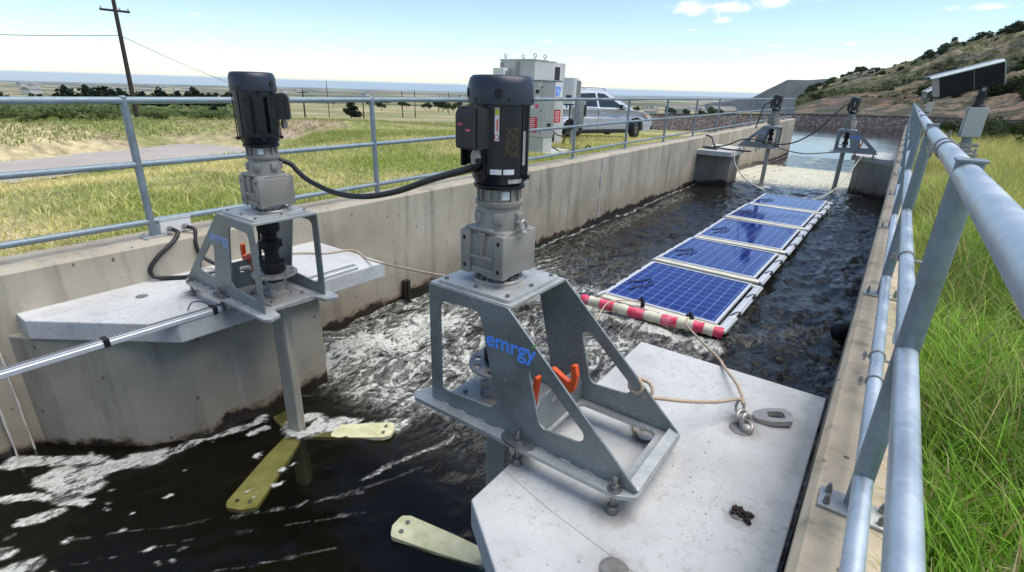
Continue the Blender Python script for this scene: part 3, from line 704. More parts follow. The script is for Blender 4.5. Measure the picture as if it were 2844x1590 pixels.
    z = z + n * turb + arm * (.7 + 1.2 * n * 10) + (fbm(X * 2.2 + Y, Y * 2.2, 3, 94) * .008 + (1 - np.abs(fbm((X - Y * .55) * 5, (Y + X * .55) * 1.4, 3, 96))) ** 4 * .007) * (turb < .35)
    # smooth swell lines sliding past the near turbine
    z = z + .0022 * np.sin((X * 1.1 - Y * .8) * 22 + 4 * fbm(X * 1.3, Y * 1.3, 3, 95)) * sst(1.1, .2, np.hypot((X + 2.3) / 1.0, (Y - 1.5) / .8))
    silt = np.interp(Y, [17.4, 18.6, 26, 27.5], [0, .75, .8, 0])
    i = np.arange(X.size).reshape(X.shape); F = np.stack([i[:-1, :-1], i[:-1, 1:], i[1:, 1:], i[1:, :-1]], -1).reshape(-1, 4)
    me = npmesh('channel_water', np.stack([X, Y, z], -1).reshape(-1, 3), F, np.stack([foam, turb, silt], -1).reshape(-1, 3), 'foam')
    struct(link('channel_water', me, M['water'], smooth=180))
    xs = np.linspace(-12, 7, 120); yy = np.linspace(34.15, 75, 200); X, Y = np.meshgrid(xs, yy)
    z = -2.0 + fbm(X * .8, Y * .5, 3, 97) * .003; i = np.arange(X.size).reshape(X.shape); F = np.stack([i[:-1, :-1], i[:-1, 1:], i[1:, 1:], i[1:, :-1]], -1).reshape(-1, 4)
    c = np.zeros((X.size, 3)); c[:, 1] = .02 + .05 * sst(0, .4, fbm(X * .12, Y * .06, 3, 98)).ravel()
    struct(link('reservoir', npmesh('reservoir', np.stack([X, Y, z], -1).reshape(-1, 3), F, c, 'foam'), M['pond'], smooth=180))
    # stone-faced embankment across the far side of the reservoir
    P = [(-34, 58), (-26, 65.5), (-10, 70.5), (0, 71.5), (9, 70.5), (22, 60)]; b = B(); V, F = [], []; tops = [-2.0, -1.55, -.85, -.62, -.5, -.4]
    for (x, y), tz in zip(P, tops):
        V += [(x, y, -4), (x, y + 1.1, tz - .12), (x, y + 1.1, tz), (x, y + 1.7, tz), (x, y + 1.7, -4)]
    for i in range(len(P) - 1):
        for j in range(4): F.append((i * 5 + j, i * 5 + j + 1, i * 5 + j + 6, i * 5 + j + 5))
    b.add(V, F); bmesh.ops.recalc_face_normals(b.bm, faces=b.bm.faces[:])
    t = thing('embankment', 'long low brown stone-faced bank along the far edge of the water', 'embankment', (0, 71, -2.5)); b.obj('stone_face', M['riprap'], t)
    b = B()
    for i in range(len(P) - 1): b.tube([(P[i][0], P[i][1] + 1.4, tops[i] + .04), (P[i + 1][0], P[i + 1][1] + 1.4, tops[i + 1] + .04)], .06, 6)
    b.obj('top_rail', M['stub'], t)
build_channel()

# ------------------------------------------------------------------ concrete platforms on piers
def platform(name, label, sx, xwall, y0, ztop, yflip=1):
    """sx=-1: wall at the left of the platform's inner end. Local w = distance from the wall, v along the channel"""
    t = thing(name, label, 'platform', (xwall, y0, -2.6), group='concrete turbine platforms')
    out = [(0, .62 - 1.74), (.22, .62 - 1.74), (1.02, 1.2 - 1.74), (1.04, 2.9 - 1.74), (0, 2.9 - 1.74)]
    f = lambda w, v, z: (xwall - sx * w, y0 + yflip * v, z)
    b = B(); b.prism(out, (), ztop - .135, ztop, f); b.obj('slab', M['slab'], t, bev=.008)
    pier = [(0, .52 - 1.74), (.23, .64 - 1.74), (.62, .95 - 1.74), (.90, 1.28 - 1.74), (.93, 1.7 - 1.74), (.90, 2.30 - 1.74), (0, 2.62 - 1.74)]
    b = B(); b.prism(pier, (), -2.6, ztop - .135, f); b.obj('pier', M['pier'], t, bev=.01)
    if abs(ztop + .29) < .01:
        b = B(); b.tube([f(w, v, ztop + .0002) for w, v in (((1.03, -.33), (.75, -.40), (.42, -.455), (.12, -.50)) if sx > 0 else ((.25, -.2), (.6, -.19), (1.0, -.17)))], .0011, 4); b.obj('construction_joint', M['recess'], t)
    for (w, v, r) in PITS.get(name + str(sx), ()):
        b = B(); b.lathe([(r, .0015), (r * .92, .004), (r * .5, .0055), (0, .0045)], f(w, v - 1.74, ztop), 22); b.obj('recess', M['recess'], t, smooth=40)  # raised disc, not a hollow; its dark grey stands for hole shade
    return t
PITS = {'concrete_platform1': [(.015 + .28, 2.33, .055), (.015 + .156, 1.757, .03), (.015 + .424, 1.249, .05), (.015 + .63, 1.975, .045)], 'concrete_platform-1': [(.33, 1.25, .04)]}
platform('concrete_platform', 'pale concrete platform against the far wall under the turbine with the junction box', -1, -4.51, 1.74, -.29)
platform('concrete_platform', 'large pale concrete platform in the foreground under the frame with blue lettering', 1, -.0, 1.74, -.29)
FAR_L = (-3.06, 17.05, -.33); FAR_R = (-1.235, 17.9, -.33)
PITS = {}
platform('concrete_platform', 'distant concrete platform with coiled cables and a dangling rope', -1, -4.76, 16.75, -.33, -1)
platform('concrete_platform', 'distant concrete platform against the railing side wall', 1, -.0, 18.4, -.33)
#@@PART3
# ------------------------------------------------------------------ turbine support frames
def make_frame(sx, loc, label, logo):
    t = thing('turbine_stand', label, 'steel frame', loc, group='galvanised turbine frames')
    g = lambda b, n, m=M['galv'], p=t, **k: b.obj(n, m, p, world=False, **k)
    gp = lambda b, n, m=M['galv'], p=t, **k: b.pieces(n, m, p, world=False, **k)
    xz = lambda a, z, tt: (sx * a, tt, z); xy = lambda a, v, tt: (sx * a, v, tt)
    side = fillet([(-.228, .108), (-.228, .684), (.199, .684), (.800, .125), (.800, .108)], [0, .006, .02, .01, 0])
    w1 = fillet([(-.166, .175), (-.166, .622), (.058, .632), (.160, .200)], [.035, .04, .05, .045], 6)
    w2 = fillet([(.372, .205), (.305, .452), (.350, .462), (.625, .222)], [.04, .022, .022, .035], 6)
    for s in (-1, 1):
        y = s * .2175; b = B(); b.prism(side, [w1, w2], y - .005, y + .005, xz); sp = g(b, 'side_panel', M['galv_panel'], bev=.0015)
        for k in range(9):
            u = -.17 + k * .108; b = B(); b.tube([(sx * (u + .05 * j / 4), y - s * -.0075, .1085 + .0015 * (j % 2)) for j in range(5)], [.0028, .0042, .0045, .004, .0025], 6); b.obj('weld_bead', M['chip'], sp, world=False)
        if logo and s == logo[0]:
            m = frame3((sx * .215 if sx > 0 else -.215, y + s * .0052, .492), (1, 0, 0) if s < 0 else (-1, 0, 0), (0, 0, 1))
            put_text('emrgy', .098, m, M[logo[1]], sp, depth=.0009, bold=.014, world=False)
            if logo[1] == 'blue':
                b = B(); b.prism([(.318, .548), (.328, .566), (.342, .572), (.333, .556)], (), y + s * .0052, y + s * .0065, xz); b.obj('green_tick', M['green'], sp, world=False)
    base = fillet([(-.295, -.272), (.745, -.272), (.812, -.235), (.812, .235), (.745, .272), (-.295, .272), (-.330, .245), (-.300, .165), (-.19, .15), (-.19, -.15), (-.300, -.165), (-.330, -.245)], [.012, .03, .02, .02, .03, .012, .012, .01, .03, .03, .01, .012])
    hole = fillet([(.345, -.185), (.345, .185), (.725, .185), (.725, -.185)], .035)
    b = B(); b.prism(base, [hole], .088, .106, xy); g(b, 'base_plate', bev=.002)
    b = B(); b.prism(fillet([(-.235, -.2115), (-.235, .2115), (.205, .2115), (.205, -.2115)], .008), (), .676, .688, xy); g(b, 'top_sheet', bev=.002)
    b = B(); b.prism(fillet([(-.205, -.195), (-.205, .195), (.185, .195), (.185, -.195)], .025), (), .6885, .702, xy); g(b, 'top_plate', bev=.002)
    b = B()
    for u in (-.175, -.01, .155):
        for v in (-.165, .165):
            if True: b.cyl((sx * u, v, .702), (sx * u, v, .712), .0095, n=6)
    for v in (0,):
        for u in (-.18, .16): b.cyl((sx * u, v, .702), (sx * u, v, .712), .0095, n=6)
    gp(b, 'hex_bolt', M['bolt'])
    # cross plates between the panels and the folded rear edge
    b = B(); b.prism(fillet([(-.21, .108), (-.21, .20), (-.12, .30), (.12, .30), (.21, .20), (.21, .108)], .02), [fillet([(-.07, .215), (-.07, .26), (.07, .26), (.07, .215)], .015)], .328, .337, lambda a, z, tt: (sx * tt, a, z)); g(b, 'cross_plate', M['galv_panel'], bev=.001)
    b = B(); b.box((sx * .785, 0, .122), (.045, .425, .008), mtx=Matrix.Rotation(sx * R(24), 4, 'Y')); g(b, 'rear_lip')
    # bearing under the shaft
    b = B(); b.prism(fillet([(-.15, -.14), (-.15, .14), (.15, .14), (.15, -.14)], .02), (), .1065, .122, xy)
    b.lathe([(.085, .122), (.085, .15), (.066, .16), (.066, .215), (.058, .222), (.05, .222)], n=28)
    for a in range(4):
        x, y = .075 * math.cos(a * math.pi / 2 + .78), .075 * math.sin(a * math.pi / 2 + .78); b.box((x, y, .155), (.036, .036, .065), a * math.pi / 2 + .78, .006)
    g(b, 'bearing', M['gear_light'], smooth=35)
    b = B()
    for u, v in ((-.12, -.11), (.12, -.11), (-.12, .11), (.12, .11)): b.cyl((u, v, .122), (u, v, .136), .011, n=6)
    gp(b, 'bearing_bolt', M['bolt'])
    # anchor studs with washers and levelling sockets
    for u in (.285, .727):
        for s in (-1, 1):
            b = B(); p = (sx * u, s * .245)
            if u < .5: b.prism([(p[0] + .07 * math.cos(a * .35) * 1.15, p[1] + .042 * math.sin(a * .35)) for a in range(18)], (), .1065, .118, lambda a, c, tt: (a, c, tt)); zz = .118
            else: zz = .1065
            b.lathe([(.026, zz), (.028, zz + .002), (.026, zz + .005), (.012, zz + .005)], (p[0], p[1], 0), 20)
            b.cyl((*p, zz + .005), (*p, zz + .024), .0165, n=6); b.cyl((*p, zz + .024), (*p, zz + .052), .0095, n=12)
            b.cyl((*p, 0), (*p, .088), .0105, n=12)
            ab = g(b, 'anchor_bolt', M['bolt'], smooth=35)
            b = B(); b.lathe([(.024, .001), (.022, .030), (.014, .034)], (p[0], p[1], 0), 18); b.obj('levelling_socket', M['bolt'], ab, world=False, smooth=40)
    # orange locking hook and its slotted keeper
    P = fillet([(.262, .335), (.29, .352), (.372, .312), (.388, .322), (.378, .395), (.400, .402), (.412, .355), (.402, .278), (.372, .25), (.30, .285)], [.005, .005, .012, .012, .004, .004, .03, .03, .02, .01], 4)
    b = B(); b.prism(P, (), -.005, .02, xz); g(b, 'locking_hook', M['orange'], bev=.003, label='bright orange hooked lever')
    b = B(); b.prism(fillet([(.198, .128), (.218, .292), (.236, .292), (.218, .125)], .005), (), -.035, .0, xz); g(b, 'lock_bar', M['orange'], bev=.003, label='bright orange upright bar')
    return t
FR = make_frame(1, (-1.285, 1.7225, -.29), 'nearest galvanised frame with bold blue lettering and a rope knotted round its rear strut', (-1, 'blue'))
FL = make_frame(-1, (-3.215, 1.74, -.29), 'galvanised frame with smudged blue lettering on the far platform beside the junction box', (-1, 'bluefade'))
F3 = dup(FL, (-3.06, 16.95, -.33), 'distant grey frame against the far wall with cables looping past it')
F4 = dup(FR, (-1.235, 17.6, -.33), 'distant grey frame whose sloping strut points to the railing side')

# ------------------------------------------------------------------ motors with gearboxes
def make_motor(sx, loc, rot, label):
    t = thing('gear_motor', label, 'electric motor', loc, group='black motors on grey gearboxes'); t.scale = (.81, .81, 1)
    g = lambda b, n, m, p=t, **k: b.obj(n, m, p, world=False, **k)
    gp = lambda b, n, m, p=t, **k: b.pieces(n, m, p, world=False, **k)
    b = B(); b.lathe([(.142, 0), (.142, .012), (.138, .016), (.118, .016), (.112, .010), (.095, .010), (.085, .045), (.07, .05), (.07, .06), (0, .06)], n=40)
    for k in range(8):
        a = k * math.pi / 4 + .2; b.box((.105 * math.cos(a), .105 * math.sin(a), .014), (.05, .014, .014), a)
    g(b, 'output_flange', M['gear_light'], smooth=35)
    b = B()
    for k in range(8): a = k * math.pi / 4 + .58; b.cyl((.108 * math.cos(a), .108 * math.sin(a), .011), (.108 * math.cos(a), .108 * math.sin(a), .026), .012, n=6)
    gp(b, 'flange_bolt', M['bolt'])
    # gearbox housing: block with corner bosses, ribs and stepped lid
    b = B(); X, Y = .143, .145
    b.box((0, 0, .132), (2 * X, 2 * Y - .036, .172), bev=.008)
    for cy in (-1, 1):
        for cx in (-1, 1): b.box((cx * (X - .033), cy * (Y - .03), .134), (.064, .064, .190), bev=.011)
        b.box((0, cy * (Y - .012), .118), (.15, .020, .016), bev=.004); b.box((0, cy * (Y - .016), .06), (.15, .014, .03), bev=.004)
        b.prism([(-.024, .226), (.020, .226), (.004, .122), (-.006, .122)], (), cy * (Y - .02), cy * (Y - .001), lambda a, z, q: (a, q, z))
    b.box((0, 0, .224), (2 * X - .02, 2 * Y - .05, .022), bev=.006); b.box((-.03, 0, .236), (.17, 2 * Y - .02, .016), bev=.005)
    b.lathe([(.118, .232), (.116, .29), (.108, .325), (.118, .328), (.122, .334), (.122, .35), (.112, .353), (.100, .353), (.094, .40), (.122, .402), (.128, .404)], n=40)
    for k in range(12):
        a = k * math.pi / 6 + .2; b.box((.103 * math.cos(a), .103 * math.sin(a), .377), (.022, .009, .046), a)
    for k in range(6):
        a = k * math.pi / 3 + .1; b.box((.116 * math.cos(a), .116 * math.sin(a), .285), (.03, .05, .045), a, .006)
    gb = g(b, 'gearbox', M['gear'], smooth=35)
    b = B()
    for cx in (-1, 1):
        for cy in (-1, 1):
            for z in (.075, .195):
                b.cyl((cx * (X - .033), cy * (Y + .0005), z), (cx * (X - .033), cy * (Y + .0032), z), .0095, n=12)
    gp(b, 'bolt_recess', M['black_rough'], gb)
    b = B()
    for cx, cy in ((-.09, -.09), (-.03, -.105), (.05, -.10), (.09, .02), (.06, .1), (-.09, .08)): b.cyl((cx, cy, .234), (cx, cy, .244), .010, n=6)
    gp(b, 'lid_bolt', M['gear_light'], gb)
    b = B(); c = Vector((sx * .135, -.01, .262)); b.tube([c + Vector((.0, .026 * math.cos(k * math.pi / 9) , .026 * math.sin(k * math.pi / 9))) + Vector((.03 * sx, 0, -.008)) for k in range(19)], .0085, 8); b.cyl(c + Vector((-.055 * sx, .01, .015)), c + Vector((.018 * sx, .0, -.002)), .012, n=12)
    b.box(c + Vector((-.035 * sx, .02, .03)), (.055, .035, .02), bev=.004); g(b, 'eye_bolt', M['gear_light'], gb, smooth=40)
    b = B(); b.lathe([(.1075, .362), (.1075, .395)], n=6, a0=-.80, a1=-.42); g(b, 'rating_sticker', M['white'], gb)
    # motor: adapter bell, finless barrel, fan cover
    b = B(); b.lathe([(.128, .404), (.131, .41), (.131, .418), (.120, .424), (.122, .43), (.136, .452), (.136, .462)], n=40); mb = g(b, 'adapter_bell', M['black'], smooth=35)
    rz = Matrix.Rotation(rot, 4, 'Z')
    b = B(); b.lathe([(.126, .426), (.1385, .447), (.1405, .462), (.1435, .466), (.1435, .735), (.132, .742)], n=48)
    for a in (2.25, 4.05, -.1, .85): b.box(rz @ Vector((.1445 * math.cos(a), .1445 * math.sin(a), .60)), (.006, .004, .27), a + rot)
    barrel = g(b, 'motor_barrel', M['black'], smooth=35)
    b = B(); b.lathe([(.150, .724), (.1595, .726), (.1600, .735), (.1585, .795), (.150, .818), (.136, .828), (.10, .830), (0, .831)], n=48); cov = g(b, 'fan_cover', M['capblack'], smooth=50)
    b = B()
    for k in range(6): a = k * math.pi / 3 + .35 + rot; b.cyl((.157 * math.cos(a), .157 * math.sin(a), .742), (.1615 * math.cos(a), .1615 * math.sin(a), .742), .008, n=10)
    for a in (-1.0 + rot, -2.3 + rot): b.lathe([(.0, .0), (.016, .0), (.018, .004), (.018, .0085)], (.1545 * math.cos(a), .1545 * math.sin(a), .765), 16, mtx=Matrix.Rotation(a, 4, 'Z') @ Matrix.Rotation(math.pi / 2, 4, 'Y'))
    gp(b, 'cover_screw', M['black_rough'], cov, smooth=40)
    b = B()
    for k in range(4):
        a = k * math.pi / 2 + .12 + rot; p = (.151 * math.cos(a), .151 * math.sin(a)); b.cyl((*p, .44), (*p, .73), .0042, n=8); b.cyl((*p, .448), (*p, .462), .0095, n=6); b.box((*p, .455), (.03, .02, .016), a)
    gp(b, 'tie_rod', M['black_rough'])
    # mounting foot rails on one flank
    b = B(); ang = math.pi + .12 + rot; m = Matrix.Rotation(ang, 4, 'Z')
    for s in (-1, 1):
        b.prism(fillet([(-.112, .50), (-.112, .70), (.112, .70), (.112, .50)] if 0 else [(s * .055, .485), (s * .055, .70), (s * .105, .70), (s * .105, .485)], .008), [[(s * .083 + .007 * math.cos(q), z + .007 * math.sin(q)) for q in np.linspace(0, 2 * math.pi, 9)[:-1]] for z in (.51, .55, .645, .68)], .155, .167, lambda a, z, q: m @ Vector((q, a, z)))
        b.prism([(.105, .49), (.167, .49), (.167, .695), (.105, .695)], (), s * .055, s * .064, lambda q, z, a: m @ Vector((q, a, z)))
    b.prism([(-.03, .50), (-.03, .69), (.03, .69), (.03, .50)], (), .135, .156, lambda a, z, q: m @ Vector((q, a, z)))
    gp(b, 'mounting_foot', M['black_rough'], bev=.0015)
    # conduit box
    ang = R(-98) + rot; m = Matrix.Rotation(ang, 4, 'Z')
    T = lambda p: m @ Vector(p)
    b = B(); prof = fillet([(.12, .565), (.12, .71), (.195, .718), (.235, .70), (.235, .565)], [0, 0, .02, .03, .01]); b.prism(prof, (), -.062, .062, lambda a, z, q: T((a, q, z)))
    cb = g(b, 'conduit_box', M['plastic'], bev=.008, seg=3)
    b = B(); b.prism([(.212, .562), (.212, .715), (.216, .716), (.216, .562)], (), -.068, .068, lambda a, z, q: T((a, q, z))); g(b, 'cover_gasket', M['plastic'], cb, bev=.001)
    b = B(); b.prism([(-.045, .650), (-.045, .658), (-.012, .658), (-.012, .650)], (), .236, .2364, lambda a, z, q: T((q, a, z))); b.prism([(.010, .630), (.010, .638), (.042, .638), (.042, .630)], (), .236, .2364, lambda a, z, q: T((q, a, z))); gp(b, 'warning_sticker', M['pink'], cb)
    b = B(); c = T((.18, .02, .565)); b.cyl(c + Vector((0, 0, -.018)), c, .018, n=14); b.cyl(c + Vector((0, 0, -.056)), c + Vector((0, 0, -.014)), .0235, n=8); b.cyl(c + Vector((0, 0, -.036)), c + Vector((0, 0, -.026)), .026, n=14); g(b, 'cable_gland', M['gear_light'], cb, smooth=35)
    # stickers and nameplate wrapped on the barrel
    def decal(a0, a1, z0, z1, mat, n, r=.1448): b = B(); b.lathe([(r, z0), (r, z1)], n=8, a0=a0 + rot, a1=a1 + rot); return g(b, n, M[mat], barrel, smooth=180)
    decal(-1.11, -.965, .595, .715, 'white', 'warning_strip'); decal(-1.10, -.975, .688, .711, 'yellow', 'hazard_symbol', .1456); decal(-1.05, -1.0, .63, .675, 'orange', 'warning_text', .1456)
    b = B(); b.lathe([(.007, 0), (.010, 0)], (0, 0, 0), 16, mtx=Matrix.Translation((.1458 * math.cos(-1.04 + rot), .1458 * math.sin(-1.04 + rot), .61)) @ Matrix.Rotation(-1.04 + rot, 4, 'Z') @ Matrix.Rotation(math.pi / 2, 4, 'Y'), caps=False); g(b, 'warning_ring', M['red'], barrel)
    decal(-.77, -.26, .535, .645, 'plate', 'nameplate'); decal(-1.25, -.86, .468, .488, 'white', 'lower_label'); decal(-.80, -.42, .468, .488, 'white', 'lower_label')
    decal(-.06, .10, .50, .63, 'chip', 'paint_scratch', .1446); decal(-.62, -.02, .432, .450, 'chip', 'bare_metal_patch', .1385)
    return t
MR = make_motor(1, (-1.299, 1.712, .412), 0, 'largest black motor and gearbox standing on the frame with bold blue lettering')
ML = make_motor(-1, (-3.20, 1.765, .412), R(152), 'black motor with perforated mounting feet on the frame beside the junction box')
M3 = dup(MR, (-3.06, 16.95, .372), 'distant black motor on the frame beside the end of the far wall railing')
M4 = dup(MR, (-1.235, 17.6, .372), 'distant black motor standing clear against the rocky hillside')
M3.rotation_euler = (0, 0, -.47); M4.rotation_euler = (0, 0, -.5)

# ------------------------------------------------------------------ turbine rotors: coupling, disc, shaft, arms
def make_rotor(loc, arms, label, zw):
    t = thing('turbine_rotor', label, 'water turbine', loc, group='turbine rotors under the frames')
    g = lambda b, n, m, p=t, **k: b.obj(n, m, p, world=False, **k)
    gp = lambda b, n, m, p=t, **k: b.pieces(n, m, p, world=False, **k)
    b = B(); b.lathe([(.03, .222), (.052, .225), (.052, .285), (.070, .29), (.075, .30), (.075, .345), (.066, .352), (.05, .356), (.045, .42), (.05, .43), (.045, .44), (.062, .452), (.066, .50), (.055, .512), (.046, .52), (.05, .55), (.07, .57), (.07, .63), (.055, .65), (.05, .69)], n=30)
    for k in range(6):
        a = k * math.pi / 3; b.cyl((.062 * math.cos(a), .062 * math.sin(a), .34), (.062 * math.cos(a), .062 * math.sin(a), .372), .009, n=6); b.box((.055 * math.cos(a), .055 * math.sin(a), .48), (.035, .03, .05), a, .006)
    g(b, 'coupling', M['black_rough'], smooth=35)
    b = B(); ring = [(.145 * math.cos(k * math.pi / 24), .145 * math.sin(k * math.pi / 24)) for k in range(48)]
    holes = [[((r * math.cos(a + q)), (r * math.sin(a + q))) for r, q in ((.095, -.17), (.095, .17), (.127, .16), (.127, -.16))] for a in np.arange(9) * 2 * math.pi / 9]
    b.prism(ring, holes + [[(.05 * math.cos(k * math.pi / 10), .05 * math.sin(k * math.pi / 10)) for k in range(20)]], .268, .281); g(b, 'brake_disc', M['gear_light'], bev=.001)
    b = B(); zb = zw - loc[2]; b.box((0, 0, (zb - .5 + .085) / 2), (.105, .075, .585 - zb), .35); g(b, 'shaft', M['shaft'], bev=.010)
    b = B(); b.lathe([(.075, zb - .06), (.08, zb - .05), (.08, zb - .012), (.06, zb)], n=24); g(b, 'hub', M['stub'], smooth=35)
    for (deg, L, w, z0, z1) in arms:
        m = Matrix.Rotation(R(deg), 4, 'Z'); b = B()
        out = fillet([(.06, -w * .30), (.30, -w * .42), (L - .05, -w * .5), (L, -w * .38), (L + .012, w * .10), (L - .02, w * .5), (.30, w * .42), (.06, w * .30)], .03, 4)
        b.prism(out, (), 0, .028, lambda a, v, q: m @ Vector((a, v, zb + z0 + (z1 - z0) * a / L + q))); ar = g(b, 'rotor_arm', M['blade_turbine'], bev=.007, smooth=40)
        b = B()
        for v in (-w * .2, w * .2): p = m @ Vector((L - .06, v, zb + z1 + .028)); b.lathe([(.014, 0), (.013, .004), (.006, .005), (0, .003)], p, 14)
        b.obj('arm_bolt', M['bolt'], ar, world=False)
    return t
M['shaft'] = mat_wall('shaft_concrete_grey', -1.3, (1.0, 1.08, 1.16), wet=False); M['shaft'].node_tree.nodes['Principled BSDF'].inputs['Roughness'].default_value = .55
RL = make_rotor((-3.215, 1.74, -.29), [(33, .74, .185, -.055, .018), (-58, .80, .21, -.05, -.03), (165, .52, .2, -.06, -.10)], 'turbine with yellow arms fanning out just under the dark water', -1.285)
RR = make_rotor((-1.285, 1.7225, -.29), [(196, .64, .18, -.03, .01), (75, .55, .18, -.10, -.12)], 'turbine below the nearest frame showing one pale yellow arm at the slab edge', -1.285)
far_arms = [(40, .7, .18, -.2, -.2), (160, .7, .18, -.2, -.2)]
make_rotor((-3.06, 16.95, -.33), far_arms, 'distant turbine shaft under the frame by the far wall', -1.40)
make_rotor((-1.235, 17.6, -.33), far_arms, 'distant dark turbine shaft standing nearer the railing side', -1.44)
#@@PART4
# ------------------------------------------------------------------ railings
def railing():
    xr = lambda y: float(np.interp(y, [-4, 1.57, 8.5, 11, 34], [-4.60, -4.66, -4.80, -4.87, -5.22]))
    t = thing('pipe_railing', 'long three-rail galvanised pipe railing along the far wall in front of the car', 'railing', (xr(10), 10, 0))
    ys = [-.75, 1.574, 3.894, 6.22, 8.54, 10.96, 13.36, 15.8, 18.2, 20.7, 23.2, 25.8, 28.5, 31.2, 33.6]
    for y in ys:
        b = B(); x = xr(y); b.cyl((x, y, .008), (x, y, 1.055), .027, n=16); b.lathe([(.027, 1.055), (.018, 1.064), (0, 1.067)], (x, y, 0), 16)
        p = b.obj('post', M['galv_dark'], t, smooth=40)
        b = B(); b.box((x, y, .007), (.10, .17, .012), bev=.003)
        for s in (-1, 1):
            for q in (-.035, .035): b.cyl((x + q, y + s * .06, .012), (x + q, y + s * .06, .028), .009, n=6)
        b.obj('base_plate', M['galv'], p)
    for z, r in ((1.03, .0265), (.57, .0235), (.125, .0235)):
        b = B(); b.tube([(xr(y), y, z) for y in [-4] + ys], r, 14); b.obj('rail', M['galv_left'], t, smooth=40)
    xq = lambda y: float(np.interp(y, [1.6, 4, 6.3, 34], [.147, .130, .122, .10]))
    t = thing('pipe_railing', 'close-up galvanised pipe railing with bolted clamps beside the tall green grass', 'railing', (xq(2), 2, 0))
    ys = [-.7, 1.656, 3.949, 6.254, 8.6, 10.95, 13.3, 15.7, 18.1, 20.5, 23, 25.5, 28, 30.6, 33.4]
    for y in ys:
        b = B(); x = xq(y) if y > 0 else .15; b.cyl((x, y, .008), (x, y, 1.066), .0285, n=24)
        p = b.obj('post', M['galv_dark'], t, smooth=40)
        b = B(); b.box((x, y, 1.068), (.062, .062, .007), bev=.002); b.obj('cap_plate', M['galv_dark'], p)
        b = B(); b.box((x, y, .007), (.19, .10, .012), bev=.003); b.lathe([(.034, .012), (.031, .018), (.028, .02)], (x, y, 0), 24); pl = b.obj('base_plate', M['galv'], p, smooth=30)
        b = B()
        for s in (-1, 1):
            for q in (-.03, .03): b.cyl((x + s * .072, y + q, .012), (x + s * .072, y + q, .03), .0105, n=6); b.cyl((x + s * .072, y + q, .03), (x + s * .072, y + q, .045), .006, n=10)
        b.pieces('plate_bolt', M['bolt'], pl)
    for z, r, xo in ((1.034, .0285, 0), (.555, .0265, 0), (.125, .0265, 0)):
        b = B(); b.tube([(.15, -2.2, z), (.15, .6, z)] + [(xq(y) + xo, y, z) for y in ys[1:]], r, 24); b.obj('rail', M['galv_pipe'], t, smooth=40)
    # bolted U-clamps
    for (y, z, rr) in ((2.6, 1.034, .0285), (2.42, 1.034, .0285), (2.75, .555, .0265), (2.62, .125, .0265), (2.35, .125, .0265), (3.75, 1.034, .0285)):
        x = xq(y); b = B(); b.tube([(x + (rr + .003) * math.cos(a), y, z + (rr + .003) * math.sin(a)) for a in np.linspace(0, 2 * math.pi, 21)], .0035, 6)
        b.box((x - .042, y, z - .008), (.03, .022, .006)); b.cyl((x - .045, y, z - .03), (x - .045, y, z + .014), .005, n=8); b.cyl((x - .045, y, z - .001), (x - .045, y, z + .008), .009, n=6); b.box((x + .055, y, z - .008), (.06, .022, .008)); b.cyl((x + .075, y, z - .03), (x + .075, y, z + .014), .005, n=8)
        b.obj('pipe_clamp', M['gear_light'], t, smooth=35)
    b = B(); b.box((.137, 2.0, .50), (.012, .07, .10), bev=.004); b.box((.195, 2.02, .53), (.03, .004, .10), bev=.001); b.pieces('white_bracket', M['white'], t)
railing()

